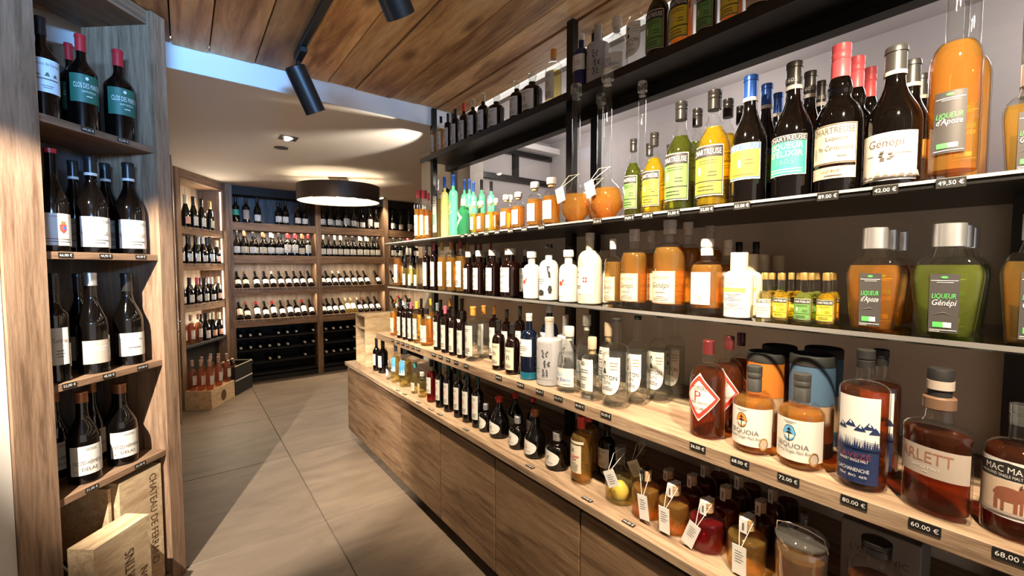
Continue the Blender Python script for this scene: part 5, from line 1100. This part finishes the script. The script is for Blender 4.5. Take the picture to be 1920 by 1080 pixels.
for zi, rw in enumerate(rows):
    for yl, dx in ((.055, 0), (.165, 4)):
        out = []
        for px, yt, k in rw:
            if yl > .1 and (zi == 0 or px > 410): continue
            out.append(SBB(px+dx, yt, zi, 'rose' if k == 'rose' else 'ch_'+k, '%s, %s row, %s shelf of slanted bay' % (dd[k], 'front' if yl < .1 else 'rear', rn[zi]), yl))
        if not out: continue
        out.sort(key=lambda q: q[0]); xs = [q[0] for q in out]
        for i in range(1, len(xs)): xs[i] = max(xs[i], xs[i-1]+.087)
        over = xs[-1]-(SB_W-.06-.044-.012)
        if over > 0:
            st = (xs[-1]-over-.113)/(len(xs)-1); xs = [.113+i*st for i in range(len(xs))]
        for q, x in zip(out, xs):
            sp = min([abs(x-o_) for o_ in xs if o_ != x] or [1]); r = min(q[1], sp/2-.0015)
            put(q[3], S[q[3]], round(r, 3), round(min(q[2], [.46, .312, .366, .357][zi]), 3), sb_pt(x, yl, SZ[zi]+.0007), SB_A, q[4], 'sparkling wine in the slanted bay', 16)
    if zi < 3:
        for k in range(5):
            g = Geo(); g.box((-.026, -.0025, -.010), (.026, 0, .010), tagp); g.box((-.016, -.0029, -.003), (.016, -.0025, .003), taup)
            tag(g.build('price_tag', None, sb_pt(.15+k*.145, .0076, SZ[zi]-.014), SB_A), 'small black price tag on the %s shelf edge of the slanted bay' % rn[zi], 'price tag', 'small price tags on the slanted bay')
# crate on the floor with rosé bottles and the dark carton beside it
ang = SB_A; wR = .45; dR = .262
ctr = sb_pt(wR/2, -dR/2-.008, 0)
cr = crate('wine_crate', 'low closed pine crate on the floor carrying rosé bottles', wR, dR, .185, (ctr.x, ctr.y, .001), (0, 0, ang), False)
g = Geo(); n_ = 24; g.add([(0, -dR/2-.0006, .09)]+[(.05*math.cos(2*math.pi*i/n_), -dR/2-.0006, .09+.06*math.sin(2*math.pi*i/n_)) for i in range(n_)], [(0, i+1, (i+1) % n_+1) for i in range(n_)], brand); g.build('round_brand_mark', cr)
def cpt(x, y, z): return Vector((ctr.x+x*math.cos(ang)-y*math.sin(ang), ctr.y+x*math.sin(ang)+y*math.cos(ang), z))
k = 0
for j in range(3):
    for i in range(3):
        put('rose', S['rose'], .036, .32, cpt(-wR/2+.06+i*(wR-.12)/2, -.085+j*.085, .1967), ang, 'rosé bottle standing on the low pine crate', 'rosé bottles on the floor crate', 16, name='rose_wine_bottle'); k += 1
a2 = SB_A; wb = .39; db = .26
bc = sb_pt(.475+wb/2, -db/2-.008, 0)
cart = thing('bottle_carton', 'black open carton with white band beside the floor crate', 'box', (bc.x, bc.y, .001), a2)
for a, b in (((-wb/2, -db/2, 0), (wb/2, db/2, .006)), ((-wb/2, -db/2, .006), (wb/2, -db/2+.006, .34)), ((-wb/2, db/2-.006, .006), (wb/2, db/2, .34)), ((-wb/2, -db/2+.006, .006), (-wb/2+.006, db/2-.006, .34)), ((wb/2-.006, -db/2+.006, .006), (wb/2, db/2-.006, .34))):
    part('carton_panel', a, b, black_matt, cart)
part('bottle_divider', (-wb/2+.007, -db/2+.007, .0065), (wb/2-.007, db/2-.007, .10), black_matt, cart)
part('white_band', (-wb/2, -db/2-.0012, .165), (wb/2, -db/2-.0002, .178), whitep, cart)
part('cream_rim', (-wb/2-.002, -db/2-.003, .338), (wb/2+.002, -db/2+.004, .345), creamp, cart)
part('cream_rim', (wb/2-.004, -db/2, .338), (wb/2+.003, db/2, .345), creamp, cart)
def bpt(x, y, z): return Vector((bc.x+x*math.cos(a2)-y*math.sin(a2), bc.y+x*math.sin(a2)+y*math.cos(a2), z))
for i in range(3):
    put('rose', S['rose'], .034, .31, bpt(-wb/2+.135+i*.095, .0, .1165), 0, 'rosé bottle tilted in the black carton', 'rosé bottles in the carton', 16, tilt=(0, math.radians(-24), a2), name='rose_wine_bottle')
# ------------------------------------------------------------------ wine wall bottles
def wb_(cap, lab, kind='burgundy', body=dark, style='foil'): return dict(kind=kind, body=body, cap=(style, cap), labels=(lab,) if lab else (), name='wine_bottle')
S['ww_w'] = wb_(bfoil, plain(60, whitep, 60, .10, .36)); S['ww_b'] = wb_(bfoil, plain(61, whitep, 60, .14, .46), 'bordeaux'); S['ww_r'] = wb_(rfoil, plain(62, whitep, 60, .14, .50), 'bordeaux')
S['ww_wh'] = wb_(whitec, plain(63, whitep, 60, .10, .36)); S['ww_cr'] = wb_(copper, plain(64, creamp, 60, .10, .36)); S['ww_t'] = wb_(bfoil, plain(65, teal, 56, .28, .50), 'bordeaux'); S['ww_k'] = wb_(bfoil, plain(66, taup, 56, .14, .50), 'bordeaux')
S['ww_n'] = wb_(bfoil, plain(67, whitep, 62, .08, .32, redi)); S['ww_lay'] = dict(kind='bordeaux', body=dark, cap=('foil', pm('foil_pale', (.62, .60, .56), .35, .3)), labels=(), name='wine_bottle')
S['ww_str'] = dict(kind='bordeaux', liquid='straw', fill=.7, cap=('foil', cfoil), labels=(plain(68, whitep, 60, .14, .5),), name='wine_bottle')
def wx(px, y): d = ray(px, 480); return d.x*(y/d.y)
rowA = {0: [(444, 't', .32), (464, 'k', .32), (485, 'n', .34), (524, 'w', .30), (537, 'n', .33), (560, 'w', .28), (573, 'n', .30), (604, 'w', .30), (620, 'w', .31), (635, 'w', .30), (650, 'b', .30), (664, 'w', .31), (680, 'n', .30), (694, 'b', .32), (706, 'w', .30), (737, 'w', .31), (752, 'n', .31), (768, 'w', .31)],
        1: [(443, 'w', .31), (457, 'cr', .31), (475, 'w', .30), (493, 'cr', .30), (508, 'wh', .30), (523, 'w', .30), (539, 'r', .30), (553, 'r', .30), (566, 'cr', .30), (578, 'r', .30), (602, 'wh', .30), (612, 'w', .30), (624, 'wh', .30), (636, 'wh', .30), (648, 'w', .30), (661, 'w', .30), (674, 'wh', .30), (686, 'wh', .30), (698, 'w', .30), (708, 'w', .30), (737, 'w', .30), (750, 'w', .30), (764, 'r', .30), (776, 'w', .30)]}
kd = dict(t='teal-labelled dark bottle', k='taupe-labelled dark bottle', n='low-labelled large dark bottle', w='white-labelled dark bottle', b='high-shouldered dark bottle', cr='copper-capped dark bottle', wh='white-capped dark bottle', r='red-capped dark bottle', str='pale wine bottle')
def bay(x): return 'left' if x < BX[1] else ('middle' if x < BX[2] else 'right')
for zi, rw in rowA.items():
    for yl in (.07, .20):
        X_ = [wx(px+(4 if yl > .1 else 0), YB+yl) for px, k, h in rw]
        X2_ = []
        for x, (px, k, h) in zip(X_, rw):
            b = next(i for i in range(3) if BX[i] <= x+.03 and x-.03 <= BX[i+1] and (BX[i]+BX[i+1])/2 - .6 < x < (BX[i]+BX[i+1])/2 + .6)
            X2_.append(min(max(x, BX[b]+.035+.042), BX[b+1]-.035-.042))
        for i in range(1, len(X2_)):
            if X2_[i]-X2_[i-1] < .078: X2_[i] = X2_[i-1]+.078
        for i, (x, (px, k, h)) in enumerate(zip(X2_, rw)):
            if yl > .1 and zi == 0 and k in 'tkn': continue
            if any(bx-.035-.038 < x < bx+.035+.038 for bx in BX): continue
            gp = min([abs(x-o_) for j, o_ in enumerate(X2_) if j != i]); r = round(min(.0405, gp/2-.001), 3)
            put('ww_'+k, S['ww_'+k], r, h, (x, YB+yl, BZ[zi]+.0007), 0, '%s, %s row, %s shelf, %s wine wall bay' % (kd[k], 'front' if yl < .1 else 'rear', ('top', 'second')[zi], bay(x)), 'wine bottles standing on the wine wall', 14)
rowT = {2: [(444, 'w'), (459, 'cr'), (479, 'w'), (496, 'w'), (510, 'wh'), (525, 'w'), (539, 'w'), (553, 'w'), (566, 'w'), (580, 'w'), (603, 'w'), (614, 'w'), (626, 'wh'), (638, 'wh'), (650, 'w'), (662, 'w'), (674, 'w'), (686, 'w'), (707, 'w'), (738, 'w'), (752, 'w'), (766, 'w')],
        3: [(446, 'k'), (460, 'cr'), (479, 'r'), (495, 'w'), (510, 'r'), (526, 'w'), (541, 'b'), (554, 'w'), (567, 'r'), (581, 'w'), (604, 'wh'), (614, 'w'), (626, 'w'), (638, 'w'), (650, 'str'), (660, 'str'), (672, 'wh'), (683, 'cr'), (694, 'w'), (706, 'w'), (738, 'w'), (752, 'r'), (766, 'w')]}
for zi, rw in rowT.items():
    xs = [wx(px, YB+.14) for px, k in rw]
    for b in range(3):
        ix = [i for i in range(len(xs)) if (BX[b] if b else -1) <= xs[i] < BX[b+1]]
        lo, hi = BX[b]+.035+.0395, BX[b+1]-.035-.0395; v = lo
        for i in ix: xs[i] = v = max(xs[i], v); v += .0765
        v = hi
        for i in reversed(ix): xs[i] = v = min(xs[i], v); v -= .0765
    for x, (px, k) in zip(xs, rw):
        r = .0375; a = math.radians(-50)
        put('ww_'+k, S['ww_'+k], r, .30, (x, YB+.026+.64*r+.004, BZ[zi]-.016+.768*r+.001), 0, '%s, tilted on %s rack, %s wine wall bay' % (kd[k], ('upper', 'lower')[zi-2], bay(x)), 'tilted wine bottles on the wine wall', 14, tilt=(a, 0, 0))
    for x in xs:                                       # small price clips on the nosing under each tilted bottle
        g = Geo(); g.box((-.026, -.0025, -.010), (.026, 0, .010), tagp); g.box((-.016, -.0029, -.003), (.016, -.0025, .003), taup)
        tag(g.build('price_tag', None, (x, YB-.0002, BZ[zi]-.014)), 'small black price tag under the %s tilted row, %s wine wall bay' % (('upper', 'lower')[zi-2], bay(x)), 'price tag', 'small price tags on the wine wall')
rd = random.Random(3)
for b in range(3):
    for ri, z in enumerate((.25, .42, .58)):
        n = 9 if b < 2 else 4
        for i in range(n):
            if rd.random() < (.40 if ri == 0 else .22): continue
            x = BX[b]+.035+.05+i*(BX[b+1]-BX[b]-.17)/(8)
            put('ww_lay', S['ww_lay'], .0365, .29, (x, YB+.318, z+.0375), 0, 'bottle lying neck outwards, %s black rack, %s wine wall bay' % (('lower', 'middle', 'upper')[ri], bay(x)), 'bottles lying in the black racks', 12, tilt=(math.pi/2, 0, 0))
# ------------------------------------------------------------------ other things on the right hand shelves
pc1, pc2 = hitX(692, 700, 1.30), hitX(692, 585, 1.30)
kc = thing('wine_crate', 'upright pine crate at the far end of the worktop', 'crate', (1.30, 3.58, ZK+.0007), 0, 'wooden wine crates')
hh = .42; wd_ = .24
for a, b in (((-.15, -wd_/2, 0), (.15, wd_/2, .012)), ((-.15, -wd_/2, hh-.012), (.15, wd_/2, hh)), ((-.15, -wd_/2, .012), (.15, -wd_/2+.012, hh-.012)), ((-.15, wd_/2-.012, .012), (.15, wd_/2, hh-.012)), ((.138, -wd_/2+.012, .012), (.15, wd_/2-.012, hh-.012)), ((-.14, -wd_/2+.012, .30), (.138, wd_/2-.012, .31))):
    part('crate_panel', a, b, pine, kc)
put('dk_white', S['dk_white'], .036, .275, (1.24, 3.525, ZK+.0135), -math.pi/2, 'dark bottle with white label standing inside the worktop crate', GK, 16, name='liqueur_bottle')
put('dk_white', S['dk_white'], .036, .275, (1.24, 3.615, ZK+.0135), -math.pi/2, 'dark bottle with white label in the rear of the worktop crate', GK, 16, name='liqueur_bottle')
def gift_tube(px, w_, yt, top, desc, back):
    Xf, Zb, gap = ROWS['O']; r = .04
    for _ in range(4):
        X = Xf+gap+r+back; p = hitX(px, yt, X); zc = depth(p); r = w_*zc*math.cos(math.atan((px-960)/F))/(2*F)
    h = p.z-Zb; t = thing('gift_tube', desc, 'gift tube', (X, p.y, Zb+.0007), 0, 'gift tubes behind the whisky bottles')
    g = Geo(); lathe(g, [(r*.99, 0), (r*.99, h*.15)], top, 32); g.build('lower_band', t)
    g = Geo(); lathe(g, [(r*.985, h*.15), (r*.985, h*.52)], pm('kraft_tube', (.34, .22, .13), .6), 32); g.build('kraft_body', t)
    g = Geo(); lathe(g, [(r, h*.52), (r, h*.90)], top, 32); g.build('upper_body', t)
    g = Geo(); lathe(g, [(r*1.02, h*.90), (r*1.02, h*.985), (r*.96, h), (r*.90, h), (r*.88, h*.975)], black_matt, 32); g.build('lid', t)
ot, bt = pm('tube_orange', (.40, .12, .015), .8, 0, .2), pm('tube_blue', (.05, .095, .155), .8, 0, .2)
gift_tube(1437, 74, 660, ot, 'orange gift tube with black lid behind the orange emblem bottle', .105)
gift_tube(1524, 88, 664, bt, 'blue-grey gift tube with black lid behind the blue emblem bottle', .105)
gift_tube(1462, 66, 648, ot, 'second orange gift tube in the rear row', .215)
gift_tube(1545, 74, 652, bt, 'second blue-grey gift tube in the rear row', .22)
# glass jar with clip lid
Xj = XC+.03+.05; pj = hitX(1500, 1085, Xj)
jr = thing('preserving_jar', 'round glass jar with clip lid at the bottom picture edge', 'jar', (Xj, pj.y, ZK+.0007), -math.pi/2)
g = Geo(); lathe(g, [(.046, 0), (.052, .006), (.054, .12), (.054, .135), (.050, .142), (.052, .150)], heavy, 36); g.build('glass_body', jr)
g = Geo(); lathe(g, [(.046, .012), (.048, .02), (.049, .115)], LQ['amber'], 30); g.build('contents', jr)
g = Geo(); lathe(g, [(.055, .152), (.056, .158), (.050, .166), (.030, .172), (.028, .176), (.020, .177)], heavy, 36); g.build('lid', jr)
g = Geo(); g.tube([(-.056, 0, .145), (-.05, -.01, .18), (-.02, -.018, .192), (.02, -.018, .192), (.05, -.01, .18), (.056, 0, .145)], .0018, chrome, 8); g.build('wire_clip', jr)
# grey gift box
pb = hitX(1650, 1060, 1.33); hb = hitX(1650, 990, 1.33).z-ZK
gb = thing('gift_box', 'grey spirit gift box on the worktop under the oak shelf', 'box', (1.37, pb.y, ZK+.0007), 0)
bx_ = part('carton', (-.06, -.075, 0), (.06, .075, min(hb, .245)), pm('box_grey', (.17, .155, .145), .5), gb, .002)
g = Geo(); pts, fc, wid = TX["L'ORGANIC"]; s_ = .11/wid; g.add([(-.0606, -x*s_, .12+y*.015) for x, y in pts], fc, pm('print_dark_grey', (.04, .035, .03), .5)); g.build('lettering', bx_)
# ------------------------------------------------------------------ price tags
def price(loc, txt, desc, nrm='x', w_=.046, h_=.019):
    """nrm x: card facing the aisle; z: card lying flat; a number: card facing that shelf direction"""
    g = Geo(); g.box((-w_/2, -.0008, -h_/2), (w_/2, .0008, h_/2), tagp); t = g.build('price_tag', None, loc)
    g = Geo(); pts, fc, wid = TX[txt]; s_ = min(h_*.62, w_*.86/wid); g.add([(x*s_, -.0013, y*s_) for x, y in pts], fc, chalk); g.build('price_lettering', t)
    t.rotation_euler = (0, 0, -math.pi/2) if nrm == 'x' else ((math.pi/2*-1, 0, -math.pi/2) if nrm == 'z' else (0, 0, nrm))
    tag(t, desc, 'price tag', 'black price tags')
NEAR = {('O', 1308): ' below the diamond-labelled whisky', ('O', 1387): ' below the orange tree emblem', ('O', 1478): ' below the blue tree emblem', ('O', 1601): ' below the navy mountain label', ('O', 1734): ' below the wide whisky decanter', ('O', 1898): ' at the right picture edge',
        ('M', 1391): ' below the blue-capped bottle', ('M', 1552): ' below the coral-capped bottle', ('M', 1660): ' below the plant and mountain label', ('M', 1783): ' below the tall amber bottle', ('M', 1325): ' below the large yellow bottle', ('M', 1263): ' below the large green bottle'}
def tags(row, lst, desc, dz=-.011, dx=-.0056, w_=.046):
    Xf, Zb, _ = ROWS[row]
    for px, txt in lst:
        X = Xf+dx; z = Zb+dz; y = hitX(px, proj((X, hitX(px, 600, X).y, z))[1], X).y
        price((X, y, z), txt, 'black price tag on the %s edge%s' % (desc, NEAR.get((row, px), '')), 'x', w_)
tags('M', [(867, '38,50 €'), (880, '31,00 €'), (893, '37,80 €'), (912, '29,50 €'), (932, '27,00 €'), (957, '33,00 €'), (983, '44,90 €'), (1015, '35,10 €'), (1120, '35,10 €'), (1180, '34,00 €'), (1214, '43,00 €'), (1263, '51,00 €'), (1325, '52,00 €'), (1391, '63.00 €'), (1552, '89.00 €'), (1660, '42.00 €'), (1783, '49,50 €')], 'middle shelf', -.008, -.0062, .042)
tags('O', [(736, '21,00 €'), (746, '18,50 €'), (755, '24,00 €'), (764, '19,90 €'), (774, '22,00 €'), (784, '31,00 €'), (813, '37,80 €'), (826, '33,00 €'), (840, '38,50 €'), (855, '44,90 €'), (874, '43,00 €'), (935, '26.40 €'), (976, '45,00 €'), (1012, '39,00 €'), (1047, '35,10 €'), (1087, '46.00 €'), (1136, '35.00 €'), (1308, '36.00 €'), (1387, '68.00 €'), (1478, '72.00 €'), (1601, '80.00 €'), (1734, '60.00 €'), (1898, '68,00 €')], 'oak shelf', -.012, -.0016, .046)
for px, py, txt in ((722, 736, '18,50 €'), (732, 744, '21,00 €'), (757, 760, '24,00 €'), (779, 774, '19,90 €'), (795, 784, '22,00 €'), (840, 814, '27,00 €'), (955, 889, '31,00 €'), (1058, 957, '39,00 €'), (1136, 1006, '36.00 €')):
    p = hitZ(px, py, ZK+.0015); price((max(p.x, XC+.001), p.y, ZK+.0016), txt, 'black price tag lying flat on the worktop edge', 'z', .044, .017)
for zi, lst in ((0, [(.17, '104,00 €'), (.31, '52,00 €')]), (1, [(.07, '66.00 €'), (.215, '44,90 €'), (.365, '43,00 €')]), (2, [(.06, '52,00 €'), (.205, '45,00 €'), (.35, '104,00 €')]), (3, [(.12, '31,00 €'), (.32, '36.00 €')])):
    for x, txt in lst: price(lu_pt(x, .0107, LZ[zi]-.012), txt, 'black price tag on the %s shelf edge of the left unit' % ('top', 'second', 'third', 'lowest')[zi], LU_A, .048, .018)
# ------------------------------------------------------------------ make each label single one thing out
ORD = 'first second third fourth fifth sixth seventh eighth ninth tenth eleventh twelfth thirteenth fourteenth fifteenth sixteenth seventeenth eighteenth nineteenth twentieth'.split()
by = {}
for o in THINGS: by.setdefault(o['label'], []).append(o)
for lab, os_ in by.items():
    if len(os_) > 1:
        os_.sort(key=lambda o: proj(o.location)[0])
        for i, o in enumerate(os_):
            o['label'] = '%s, %s from left' % (lab, ORD[i] if i < 20 else '%dth' % (i+1)) if i else '%s, leftmost' % lab
